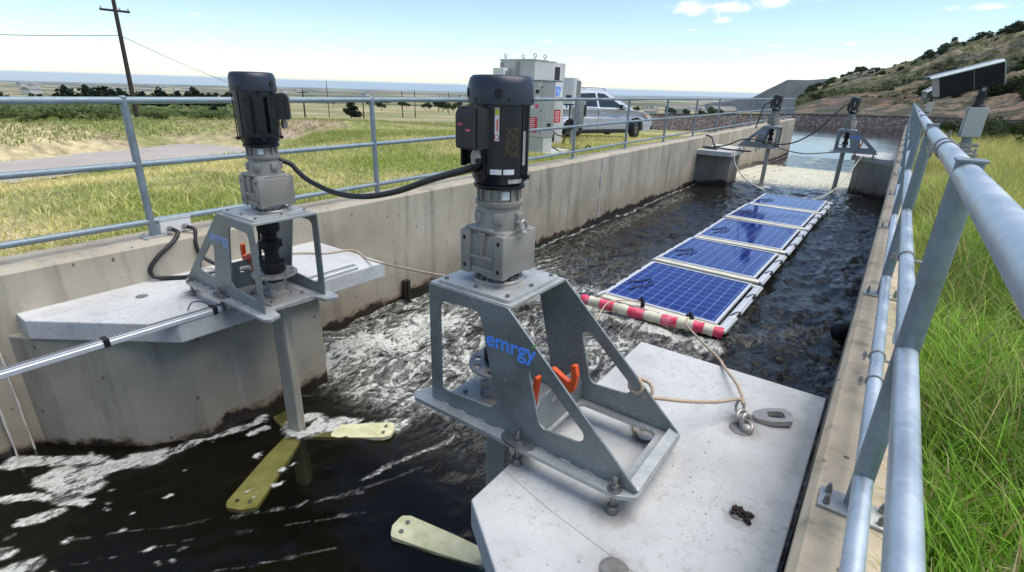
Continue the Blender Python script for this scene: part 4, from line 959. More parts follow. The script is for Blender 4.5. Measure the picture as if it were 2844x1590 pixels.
# ------------------------------------------------------------------ camera masts on the railing
def camera_mast(x, y, label1, label2, s=1, rz=0):
    t = thing('camera_pole', label1, 'pole', (x, y, 0), group='camera poles on the railing')
    b = B(); b.cyl((x, y, 0.02), (x, y, 1.02), .022, n=20); b.obj('pole', M['galv_dark'], t, smooth=40)
    b = B(); b.box((x + .002, y - .01, 1.094), (.088, .05, .152), .12, .006); bx = b.obj('junction_box', M['cab_dark'], t)
    b = B(); b.box((x + .002 + .0045, y - .035, 1.094), (.082, .006, .146), .12, .002); b.obj('box_lid', M['cab'], bx)
    for z in (.98, .93):
        b = B(); b.lathe([(.024, z - .008), (.027, z - .008), (.027, z + .008), (.024, z + .008)], (x, y, 0), 20); b.cyl((x - .06, y - .01, z), (x + .05, y - .01, z), .0045, n=8); b.box((x + .03, y, z), (.05, .02, .018), bev=.003); b.box((x - .06, y, z), (.03, .022, .02), bev=.003); b.obj('pole_clamp', M['gear_light'], t, smooth=35)
    t = thing('security_camera', label2, 'camera', (x, y, 1.17), rz, group='outdoor cameras on poles')
    loc = lambda b, n, m, p=t, **k: b.obj(n, m, p, world=False, **k)
    b = B(); b.lathe([(.030, 0), (.030, .006), (.021, .012), (.021, .05), (.026, .055)], n=22); b.box((0, 0, .075), (.034, .05, .065), bev=.012); b.cyl((0, -.034, .086), (0, .034, .086), .02, n=18); loc(b, 'swivel_bracket', M['plastic'], smooth=35)
    b = B(); b.cyl((0, -.038, .086), (0, -.0335, .086), .010, n=6); loc(b, 'pivot_bolt', M['bolt'])
    d = Vector((-.90, -.36, -.30)).normalized(); up = Vector((0, 0, 1)); v = up.cross(d).normalized(); w = d.cross(v); o = Vector((-.065, -.01, .152))
    m = Matrix.Identity(4)
    for i in range(3): m[i][0] = d[i]; m[i][1] = v[i]; m[i][2] = w[i]; m[i][3] = o[i]
    T = lambda a, q, z: m @ Vector((a, q, z))
    b = B(); prof = fillet([(-.042, -.074), (.042, -.074), (.046, .034), (.03, .044), (-.03, .044), (-.046, .034)], .008, 3)
    b.prism(prof, (), -.115, .155, lambda q, z, a: T(a, q, z)); h = loc(b, 'housing', M['camblack'], bev=.003)
    b = B(); b.prism(fillet([(-.047, .030), (-.049, .036), (-.033, .0485), (.033, .0485), (.049, .036), (.047, .030), (.030, .0452), (-.030, .0452)], 0), (), -.118, .196, lambda q, z, a: T(a, q, z)); loc(b, 'sun_hood', M['galv_dark'], h, bev=.001)
    b = B(); b.prism(prof, [[(q * .93, z * .93) for q, z in prof]], .01, .0115, lambda q, z, a: T(a, q * 1.02, z * 1.02)); b.prism(fillet([(-.045, -.077), (.045, -.077), (.049, .036), (-.049, .036)], .008), (), -.121, -.1155, lambda q, z, a: T(a, q, z)); loc(b, 'end_cap', M['cab_dark'], h)
    b = B(); b.prism(fillet([(-.036, -.064), (.036, -.064), (.038, .030), (-.038, .030)], .008), (), .1552, .159, lambda q, z, a: T(a, q, z)); loc(b, 'front_glass', M['camglass'], h)
    b = B(); b.prism(fillet([(-.03, -.014), (.012, -.014), (.012, .0), (-.03, .0)], .003), (), .0465, .0490, lambda a, z, q: T(a + .06, z, q)); loc(b, 'hood_slot', M['black_rough'], h)
    return t
cam = camera_mast(.285, 3.75, 'steel pole with a grey junction box clamped to the close-up railing', 'big black boxy camera with pale front glass above the grey junction box')
camera_mast(.235, 10.6, 'thinner farther steel pole clamped to the railing behind', 'smaller farther black camera seen under the hood of the big one', rz=.75)

# ------------------------------------------------------------------ floating solar panels, boom, ropes
def solar_panel(loc, label):
    t = thing('solar_panel', label, 'solar panel', loc, group='floating solar panels in a row')
    g = lambda b, n, m, p=t, **k: b.obj(n, m, p, world=False, **k)
    gp = lambda b, n, m, p=t, **k: b.pieces(n, m, p, world=False, **k)
    X, Y = .78, .86
    b = B(); b.box((-.035, 0, .0), (1.345, 1.615, .008)); g(b, 'solar_glass', M['pv'])
    b = B()
    for s in (-1, 1):
        b.box((-.035, s * (.8075 + .0175), -.004), (1.415, .035, .036), bev=.003)
        b.box((-.035 + s * (.6725 + .0175), 0, -.004), (.035, 1.615, .036), bev=.003)
    g(b, 'panel_frame', M['alu_matt'])
    b = B(); b.box((-.01, -Y - .025, -.030), (1.50, .135, .05), bev=.015); b.box((-.01, Y + .005, -.035), (1.50, .07, .05), bev=.015); gp(b, 'float_bar', M['pvc'], smooth=40)
    b = B()
    for s, k in ((1, 0), (-1, 0)): b.box((s * .745 - (.0 if s > 0 else .02), 0, -.032), (.085 if s > 0 else .05, 1.80, .045), bev=.012); b.cyl((s * .79 - (.01 if s < 0 else 0), -.92, -.045), (s * .79 - (.01 if s < 0 else 0), .92, -.045), .016, n=12)
    gp(b, 'side_rail', M['alu'], smooth=40)
    b = B()
    for y in (-.35, .4): b.box((.80, y, -.012), (.03, .08, .02)); b.tube([(.72, y - .1, -.005), (.77, y + .02, .012), (.80, y + .05, 0), (.79, y + .12, -.01)], .007, 6, smooth=3)
    for y in (-.45, -.05, .42): b.box((-.775, y, -.01), (.035, .05, .03), bev=.006)
    gp(b, 'lashing_strap', M['rubber'])
    b = B(); b.tube([(-.64, -.28, .014), (-.58, -.16, .014), (-.52, -.10, .018), (-.50, .02, .016), (-.47, -.02, .03), (-.47, .06, .012)], .008, 6, smooth=4); b.tube([(-.55, -.5, .012), (-.48, -.36, .014), (-.44, -.24, .02)], .007, 6, smooth=3); b.tube([(-.40, -.30, .012), (-.40, -.12, .03), (-.36, -.10, .014)], .008, 6, smooth=3); gp(b, 'glass_reflection_squiggle', M['rubber'])  # black tubes added to stand for dark reflections on the glass
    return t
names = ['nearest floating solar panel, right behind the red and white boom', 'second floating solar panel away from the red and white boom', 'middle floating solar panel of the row of five', 'fourth floating solar panel from the boom, next to the last', 'last floating solar panel of the row, whitest with sky glare']
pan = solar_panel((-1.855, 6.47, -1.215), names[0]); pan.rotation_euler = (R(1.2), R(.4), R(-1.0)); pan.scale = (1, .93, 1)
for i, (x, y, sc, rx) in enumerate([(-1.86, 8.29, .93, -.5), (-1.84, 10.22, 1.0, .4), (-1.83, 12.17, .98, -.3), (-1.79, 14.02, .88, .5)]):
    p = dup(pan, (x, y, -1.20 - .008 * (i % 2)), names[i + 1]); p.rotation_euler = (R(rx), R(.3 * (-1) ** i), R(-.5)); p.scale = (1, sc, 1)
t = thing('floating_boom', 'red and white striped floating boom tube at the head of the solar panels', 'boom', (-1.9, 5.45, -1.26))
pts = [Vector((-2.74, 5.36, -1.235)), Vector((-2.45, 5.37, -1.225)), Vector((-2.1, 5.41, -1.245)), Vector((-1.7, 5.45, -1.25)), Vector((-1.35, 5.49, -1.24)), Vector((-1.08, 5.52, -1.255))]
acc = []
for i in range(len(pts) - 1):
    for k in range(8): acc.append(pts[i].lerp(pts[i + 1], k / 8))
acc.append(pts[-1]); n = len(acc) - 1; cut = [0, 3, 7, 11, 15, 19, 23, 27, 31, 34, 37, 40]
for j in range(len(cut) - 1):
    b = B(); sg = acc[cut[j]:cut[j + 1] + 1]; b.tube(sg, [.062 + .006 * math.sin(q * 1.9 + j) for q in range(len(sg))], 16)
    b.obj('red_band' if j % 2 == 0 else 'cream_band', M['pink' if j % 2 == 0 else 'cream'], t, smooth=50)
b = B(); b.tube([(-2.62, 5.50, -1.19), (-2.61, 5.72, -1.21)], .02, 8); b.tube([(-1.075, 5.5, -1.235), (-1.065, 5.9, -1.225)], .022, 8); b.pieces('boom_bracket', M['alu_matt'], t)
def rope(name, label, pts, r, mat, cat='rope', n=8, sm=6, group=None):
    b = B(); b.tube(pts, r, n, smooth=sm); c = Vector(pts[len(pts) // 2]); t = b.obj(name, M[mat], None, smooth=60); return tag(t, label, cat, group)
rope('tie_rope', 'beige rope knotted round the near strut, running past the chain to the first panel', [(-.72, 2.06, -.27), (-.69, 1.99, -.283), (-.655, 2.0, -.272), (-.70, 2.04, -.20), (-.765, 2.06, -.10), (-.755, 2.02, -.02), (-.70, 1.955, .02), (-.66, 1.93, -.005), (-.68, 1.93, -.045), (-.725, 1.95, -.04), (-.72, 1.965, .0), (-.65, 1.975, .0), (-.62, 1.95, -.03), (-.66, 1.945, -.065), (-.60, 2.0, -.075), (-.52, 2.15, -.135), (-.42, 2.32, -.185), (-.345, 2.43, -.195), (-.325, 2.43, -.215), (-.335, 2.46, -.20), (-.40, 2.62, -.22), (-.52, 2.86, -.27), (-.60, 3.05, -.32), (-.95, 3.9, -.62), (-1.35, 5.0, -1.02), (-1.48, 5.55, -1.185)], .0085, 'rope')
b = B(); b.tube([(-.585, 1.905, -.28), (-.545, 1.90, -.282)], .0085, 8); tag(b.obj('rope_end', M['rope'], None, smooth=60), 'short frayed beige rope end lying behind the near frame', 'rope')
rope('mooring_rope', 'thin beige rope stretched across the water from the far platform to the near frame', [(-4.30, 2.42, -.282), (-4.22, 2.55, -.275), (-4.05, 2.70, -.28), (-3.93, 2.92, -.275), (-3.6, 2.82, -.27), (-2.9, 2.54, -.11), (-2.1, 2.22, .09), (-1.45, 1.975, .27), (-1.30, 1.955, .33)], .008, 'rope')
rope('mooring_rope', 'pale rope drooping from the distant platform with coiled cables to the last panel', [(-3.75, 15.75, -.30), (-3.66, 15.62, -.34), (-3.55, 15.5, -.65), (-3.15, 15.35, -1.0), (-2.6, 15.0, -1.17)], .016, 'rope_white')
rope('mooring_rope', 'pale rope hanging from the distant railing side platform down to the last panel', [(-.75, 17.55, -.30), (-.80, 17.3, -.40), (-.95, 16.6, -.80), (-1.15, 15.8, -1.12), (-1.5, 15.1, -1.26), (-2.0, 14.95, -1.24)], .014, 'rope_white')
rope('mooring_rope', 'thin dark line dropping into the water beside the distant shaft', [(-.72, 17.5, -.30), (-.74, 17.3, -.45), (-.82, 16.6, -.95), (-.85, 16.2, -1.3)], .010, 'stub')
rope('float_line', 'thin line from the near frame to the cleat on the first solar panel', [(-1.98, 4.2, -.9), (-2.3, 5.2, -1.10), (-2.10, 5.6, -1.17), (-2.05, 5.64, -1.17)], .007, 'rope')
for p, l in (((-2.08, 5.63, -1.17), 'small black cleat on the first panel nearer the far wall'), ((-1.475, 5.585, -1.175), 'small black cleat on the first panel where the beige rope ends')):
    b = B(); b.box(p, (.09, .03, .03), .2, .008); b.box(Vector(p) + Vector((.0, 0, .025)), (.03, .03, .05), .7, .006); b.box(Vector(p) + Vector((.03, -.03, -.03)), (.05, .02, .06), .4, .004); tag(b.obj('cleat', M['rubber'], None), l, 'cleat', 'cleats on the first panel')
# shackle, chain and lifting ring set in the slab
t = thing('lifting_shackle', 'grey cast lifting clutch with chain links set in a slab recess', 'shackle', (-.28, 2.35, -.29))
b = B(); m = Matrix.Translation((-.185, 2.50, -.268)) @ Matrix.Rotation(.5, 4, 'Z') @ Matrix.Rotation(R(-7), 4, 'Y')
b.prism(fillet([(-.095, -.03), (-.02, -.06), (.065, -.055), (.085, .0), (.065, .055), (-.02, .06), (-.095, .03)], .022, 4), [fillet([(-.03, -.03), (.045, -.028), (.045, .028), (-.03, .03)], .014, 4)], -.012, .012, lambda a, q, z: m @ Vector((a, q, z))); b.obj('pull_handle', M['gear_light'], t, bev=.005, smooth=50)
def link_ring(c, rx, ry, r, rot): return [Vector(c) + rot @ Vector((rx * math.cos(a), ry * math.sin(a), 0)) for a in np.linspace(0, 2 * math.pi, 25)]
for c, rx, ry, r, e in (((-.335, 2.435, -.235), .018, .034, .007, (.9, .2, .3)), ((-.315, 2.385, -.255), .022, .034, .010, (.5, .9, .2)), ((-.285, 2.36, -.262), .03, .034, .012, (1.2, .1, 1.1)), ((-.275, 2.335, -.272), .024, .032, .011, (.3, -.7, .4))):
    from mathutils import Euler
    b = B(); b.tube(link_ring(c, rx, ry, r, Euler(e).to_matrix()), r, 10); b.obj('chain_link', M['gear_light'], t, smooth=60)
b = B(); b.lathe([(0, -.012), (.022, -.008), (.024, .004), (.014, .016), (0, .018)], (-.27, 2.325, -.272), 18); b.obj('anchor_head', M['chip'], t, smooth=60)
b = B(); q = random.Random(5)
for k in range(14): b.box((-.156 + q.uniform(-.035, .035), 1.757 + q.uniform(-.022, .022), -.283 + q.uniform(0, .008)), (q.uniform(.015, .04), q.uniform(.008, .016), .008), q.uniform(0, 3), .002, mtx=Euler((q.uniform(-.3, .3), q.uniform(-.3, .3), q.uniform(0, 3))).to_matrix().to_4x4())
tag(b.obj('debris_clump', M['dirt_hole'], None), 'dark clump of wet leaves plugging a hole in the near slab', 'debris')
b = B(); b.lathe([(.034, -.285), (.040, -.283), (.044, -.276), (.042, -.271), (.034, -.273)], (-.632, 1.985, 0), 26); tag(b.obj('concrete_ring', M['gear_light'], None, smooth=50), 'pale ring rim around the recess under the rope loop', 'ring')

# ------------------------------------------------------------------ cables, junction box, aluminium rail
rope('power_cable', 'thick black cable sagging between the two near motors', [(-3.21, 1.78, .735), (-3.17, 1.84, .73), (-3.12, 1.90, .70), (-3.06, 1.90, .665), (-2.9, 1.88, .62), (-2.6, 1.84, .595), (-2.3, 1.80, .62), (-2.0, 1.76, .69), (-1.7, 1.69, .79), (-1.52, 1.63, .845), (-1.39, 1.588, .882), (-1.32, 1.568, .905), (-1.297, 1.565, .925), (-1.292, 1.565, .945)], .0155, 'rubber', 'cable', 10)
t = thing('junction_box', 'white junction box with two black cables bolted to the railing foot', 'electrical box', (-4.70, 1.72, .005))
b = B(); b.box((-4.70, 1.74, .062), (.13, .235, .115), .0, .008); bx = b.obj('box_body', M['inv'], t)
b = B(); b.box((-4.70, 1.74, .123), (.138, .243, .012), .0, .004); b.obj('box_lid', M['cab'], bx)
for y in (1.685, 1.80):
    b = B(); b.cyl((-4.637, y, .055), (-4.60, y, .055), .021, n=8); b.cyl((-4.60, y, .055), (-4.578, y, .052), .017, n=14); b.obj('cable_gland', M['gear_light'], bx, smooth=35)
rope('power_cable', 'black cable looping wide from the white junction box down onto the slab', [(-4.58, 1.685, .052), (-4.53, 1.70, .03), (-4.475, 1.62, -.03), (-4.46, 1.50, -.11), (-4.455, 1.43, -.19), (-4.44, 1.44, -.255), (-4.38, 1.53, -.272), (-4.28, 1.65, -.272), (-4.15, 1.80, -.272), (-3.95, 1.92, -.272), (-3.8, 1.98, -.272), (-3.9, 2.08, -.272), (-4.1, 2.06, -.25), (-4.2, 1.95, -.26), (-4.05, 1.80, -.255), (-3.6, 1.75, -.272)], .0165, 'rubber', 'cable', 10)
rope('power_cable', 'black cable dropping straight from the white junction box behind the frame', [(-4.58, 1.80, .052), (-4.53, 1.83, .03), (-4.49, 1.80, -.06), (-4.46, 1.81, -.17), (-4.36, 1.88, -.25), (-4.2, 1.93, -.268), (-4.0, 1.95, -.24), (-3.6, 1.86, -.272)], .0155, 'rubber', 'cable', 10)
rope('power_cable', 'thin black lead running up beside the coupling of the faded frame', [(-3.60, 1.82, -.272), (-3.50, 1.80, -.2), (-3.46, 1.79, .05), (-3.40, 1.78, .33), (-3.35, 1.77, .39)], .009, 'rubber', 'cable')
t = thing('aluminium_rail', 'long bright aluminium rail lying along the edge of the far platform', 'rail', (-3.5, .6, -.29))
b = B(); prof = fillet([(-.03, 0), (.03, 0), (.03, .026), (.022, .03), (.022, .041), (-.022, .041), (-.022, .030), (-.03, .026)], .002, 2); b.prism(prof, (), -1.9, 2.62, lambda a, z, y: (-3.512 + a, y, -.289 + z)); b.obj('rail_profile', M['alu'], t, bev=.001)
b = B()
for x in (-.008, .010): b.box((-3.512 + x, .36, -.2465), (.004, 4.5, .003))
b.pieces('rail_groove', M['stub'], t)
for y in (.80, 1.42):
    b = B(); b.prism([(-.034, -.003), (.034, -.003), (.034, .045), (-.034, .045)], [[(-.031, 0), (.031, 0), (.031, .042), (-.031, .042)]], y, y + .03, lambda a, z, yy: (-3.512 + a, yy, -.289 + z)); b.box((-3.482, y + .015, -.262), (.014, .02, .03)); b.obj('cable_tie', M['rubber'], t)
b = B(); b.tube([(-3.50, 1.43, -.245), (-3.56, 1.40, -.215), (-3.63, 1.36, -.225), (-3.65, 1.33, -.28)], .004, 6, smooth=5); b.obj('tie_tail', M['rubber'], t)
t = rope('power_cable', 'black cable sweeping down from the distant motor by the hillside to the far wall side', [(-1.33, 17.4, 1.08), (-1.55, 17.2, .85), (-1.9, 16.95, .35), (-2.3, 16.8, .02), (-2.7, 16.7, -.10), (-3.0, 16.55, -.05), (-3.6, 16.3, -.0), (-4.0, 16.1, -.18), (-4.4, 16.2, -.28)], .020, 'rubber', 'cable')
rope('power_cable', 'lower black cable slung between the two distant frames', [(-3.3, 16.6, .04), (-3.0, 16.6, -.08), (-2.6, 16.75, -.24), (-2.1, 16.95, -.32), (-1.6, 17.2, -.27), (-1.1, 17.5, -.22)], .014, 'rubber', 'cable')
rope('power_cable', 'black lead hanging down beside the distant motor by the far wall', [(-3.2, 16.85, 1.02), (-3.36, 16.8, .9), (-3.42, 16.8, .6), (-3.48, 16.8, .28)], .016, 'rubber', 'cable')
rope('power_cable', 'tangled black cable coil lying on the distant platform', [(-4.72, 16.4, .02), (-4.5, 16.2, -.02), (-4.35, 16.0, -.20), (-4.2, 15.85, -.29), (-4.5, 15.75, -.28), (-4.62, 15.9, -.27), (-4.3, 16.0, -.27), (-3.9, 15.95, -.29), (-3.5, 15.9, -.29), (-3.3, 15.95, -.29)], .022, 'rubber', 'cable')
for (x, y, z0, z1, l) in ((-4.545, 16.3, -1.5, -.93, 'dark steel stub standing against the far wall before the distant platform'), (-4.475, 4.05, -1.5, -1.03, 'dark steel stub against the far wall beyond the near platform'), (-.04, 17.4, -1.6, -.95, 'dark steel post against the railing side wall by the distant platform')):
    b = B(); b.box((x, y, (z0 + z1) / 2), (.06, .09, z1 - z0), bev=.006); b.box((x + (.035 if x < -1 else -.035), y, (z0 + z1) / 2), (.03, .03, z1 - z0), bev=.004); tag(b.obj('wall_stub', M['stub'], None), l, 'steel post', 'dark posts on the channel walls')
b = B(); b.lathe([(0, -.13), (.06, -.13), (.09, -.11), (.10, 0), (.09, .11), (.06, .13), (0, .13)], (-.055, 6.45, -1.24), 24, mtx=Matrix.Rotation(R(80), 4, 'X')); tag(b.obj('rubber_fender', M['rubber'], None, smooth=40), 'round dark rubber fender half sunk by the railing side wall', 'fender')
#@@PART5
# ------------------------------------------------------------------ electrical cabinets on the grass
def cabinets():
    gx = lambda x, y: gpos(x, y)[2]
    t = thing('electrical_cabinet', 'tall narrow grey cabinet with red warning sign behind the largest motor', 'cabinet', (-7.17, 10.98, -.27))
    b = B(); b.box((-7.17, 10.985, .725), (.57, .43, 1.27), bev=.012); bd = b.obj('cabinet_body', M['cab_dark'], t)
    b = B(); b.box((-7.17, 10.762, .725), (.545, .024, 1.235), bev=.006); dr = b.obj('door', M['cab'], t)
    b = B(); b.box((-7.15, 10.985, -.10), (.50, .40, .38), bev=.01); b.obj('plinth', M['cab'], t)
    b = B(); b.box((-7.17, 10.97, 1.366), (.61, .48, .02), bev=.004); b.obj('drip_lid', M['cab_dark'], t)
    def lab(x, z, w, h, m, n, p=dr, y=10.748): b = B(); b.box((x, y, z), (w, .004, h)); return b.obj(n, M[m], p)
    lab(-7.02, 1.27, .10, .07, 'white', 'white_tag'); lab(-7.08, 1.19, .12, .012, 'white', 'white_tag'); lab(-7.08, .99, .11, .10, 'white', 'white_tag'); lab(-7.22, .78, .07, .10, 'white', 'white_tag')
    lab(-7.10, .80, .09, .08, 'pink', 'orange_sticker'); sg = lab(-7.22, .42, .30, .26, 'red', 'red_sign')
    for k in range(5): lab(-7.23 + .01 * (k % 2), .51 - k * .045, .20 - .03 * (k % 3), .018, 'white', 'sign_stripe', sg, 10.745)
    lab(-7.18, .22, .22, .05, 'red', 'red_strip')
    b = B(); b.cyl((-7.09, 10.75, 1.12), (-7.09, 10.715, 1.12), .038, n=16); b.box((-7.09, 10.705, 1.12), (.02, .03, .07), bev=.005); b.obj('rotary_switch', M['plastic'], dr, smooth=35)
    b = B()
    for z in (1.22, .70, .20): b.cyl((-6.97, 10.75, z), (-6.97, 10.738, z), .016, n=10)
    b.pieces('door_latch', M['plastic'], dr)
    b = B(); b.box((-6.845, 10.93, .40), (.06, .09, .04), bev=.01); b.obj('cable_entry', M['plastic'], t)
    t = thing('battery_enclosure', 'biggest pale grey enclosure with lifting eyes on its roof', 'enclosure', (-8.61, 12.8, -.31))
    b = B(); b.box((-8.61, 12.81, .78), (1.11, 1.56, 2.16), bev=.02); bd = b.obj('enclosure_body', M['box'], t)
    b = B(); b.box((-8.61, 12.55, 1.868), (1.13, 1.06, .03), bev=.006); b.box((-8.61, 12.33, 1.88), (1.15, .65, .03), bev=.006); b.obj('roof_sheet', M['box'], t)
    for x, y in ((-9.05, 12.1), (-8.72, 12.45), (-8.09, 12.08), (-8.09, 12.55)):
        b = B(); b.cyl((x, y, 1.88), (x, y, 1.93), .016, n=8); b.tube([(x + .045 * math.cos(a), y, 1.975 + .045 * math.sin(a)) for a in np.linspace(0, 6.283, 15)], .012, 6); b.obj('lifting_eye', M['galv'], t, smooth=60)
    def fl(y, z, w, h, m, n, p=bd, x=-8.052): b = B(); b.box((x, y, z), (.006, w, h)); return b.obj(n, M[m], p)
    fl(13.14, 1.56, .36, .44, 'inv', 'vent_surround', bd, -8.053); fl(13.14, 1.58, .28, .34, 'vent', 'vent_grille', bd, -8.049); fl(13.22, 1.38, .45, .03, 'plastic', 'vent_strip'); sg = fl(12.98, 1.17, .98, .40, 'white', 'logo_sign')
    put_text('emrgy', .34, frame3((-8.047, 12.98, 1.09), (0, 1, 0), (0, 0, 1)), M['blue'], sg, depth=.001, bold=.02)
    fl(13.24, .46, .40, .32, 'red', 'red_sign'); rs = bd
    for k in range(6): fl(13.25, .58 - k * .047, .26 - .04 * (k % 3), .016, 'white', 'sign_stripe', rs, -8.047)
    fl(13.1, .63, .62, .02, 'plastic', 'dark_strip'); fl(13.02, -.12, .30, .22, 'vent', 'lower_vent')
    b = B(); b.box((-8.58, 11.99, 1.58), (.06, .05, .50), bev=.01); b.box((-9.10, 11.99, 1.72), (.08, .05, .18), bev=.01); b.pieces('cable_duct', M['cab_dark'], bd)
    b = B(); b.tube([(-9.9, 12.0, 1.42), (-8.2, 11.96, 1.42)], .012, 6); b.obj('conduit', M['galv'], bd)
    t = thing('antenna_box', 'small white box against the upper left of the biggest enclosure', 'electrical box', (-9.02, 11.85, 1.35))
    b = B(); b.box((-9.03, 11.86, 1.50), (.36, .22, .34), bev=.02); b.obj('box_body', M['inv'], t); b = B(); b.box((-8.82, 11.9, 1.47), (.05, .12, .26), bev=.01); b.obj('box_bracket', M['cab_dark'], t)
    t = thing('inverter', 'rounded white inverter with black display hung on a pedestal beside the car', 'inverter', (-7.55, 13.1, -.33))
    b = B(); prof = fillet([(-.20, -.12), (.20, -.12), (.20, .10), (-.20, .10)], [.10, .10, .02, .02], 6); b.prism(prof, (), .82, 1.48, lambda a, v, z: (-7.575 + a, 13.1 + v, z)); bd = b.obj('housing', M['inv'], t, bev=.02, seg=3, smooth=40)
    b = B(); b.box((-7.55, 12.975, .985), (.17, .012, .11), bev=.004); b.obj('display', M['plastic'], bd)
    b = B(); b.box((-7.40, 13.16, 1.17), (.10, .16, .50), bev=.008); b.box((-7.36, 13.2, .75), (.06, .10, 1.3), bev=.006); b.obj('mounting_panel', M['cab_dark'], t)
    b = B(); b.box((-7.5, 13.2, .2), (.06, .06, 1.1)); b.box((-7.26, 13.22, .55), (.22, .05, .70), bev=.01); b.obj('pedestal', M['cab'], t)
    b = B(); b.box((-7.48, 13.1, .28), (.28, .16, .24), bev=.02); b.box((-7.62, 13.02, .76), (.03, .03, .10)); b.box((-7.5, 13.02, .74), (.05, .04, .14)); b.box((-7.12, 13.18, .66), (.05, .05, .30), bev=.005); b.pieces('disconnect_box', M['plastic'], t)
    z0 = -.28
    rope('ground_cable', 'black cables hanging from the white inverter down to the grass', [(-7.5, 13.0, .72), (-7.47, 12.95, .4), (-7.50, 12.9, .1), (-7.55, 12.8, z0), (-7.3, 12.4, z0), (-7.0, 11.9, z0), (-6.9, 11.5, z0)], .02, 'rubber', 'cable')
    rope('ground_cable', 'black cable drooping from the narrow grey cabinet towards the inverter', [(-6.86, 10.95, .38), (-6.95, 11.4, .16), (-7.1, 12.0, .06), (-7.25, 12.6, .12), (-7.4, 13.0, .2)], .016, 'rubber', 'cable')
    rope('ground_cable', 'black cable tangle on the grass at the foot of the narrow grey cabinet', [(-6.9, 11.2, -.15), (-6.75, 11.5, z0), (-6.6, 11.9, -.2), (-6.85, 12.2, z0), (-6.6, 12.0, z0), (-6.3, 11.6, z0), (-6.0, 11.4, -.05), (-5.9, 11.5, z0)], .016, 'rubber', 'cable')
    t = thing('concrete_pad', 'flat pale concrete pad under the narrow grey cabinet', 'pad', (-7.3, 11.2, -.3)); b = B(); b.box((-7.35, 11.2, -.285), (1.7, 1.5, .06), bev=.01); b.obj('pad_slab', M['slab'], t)
cabinets()

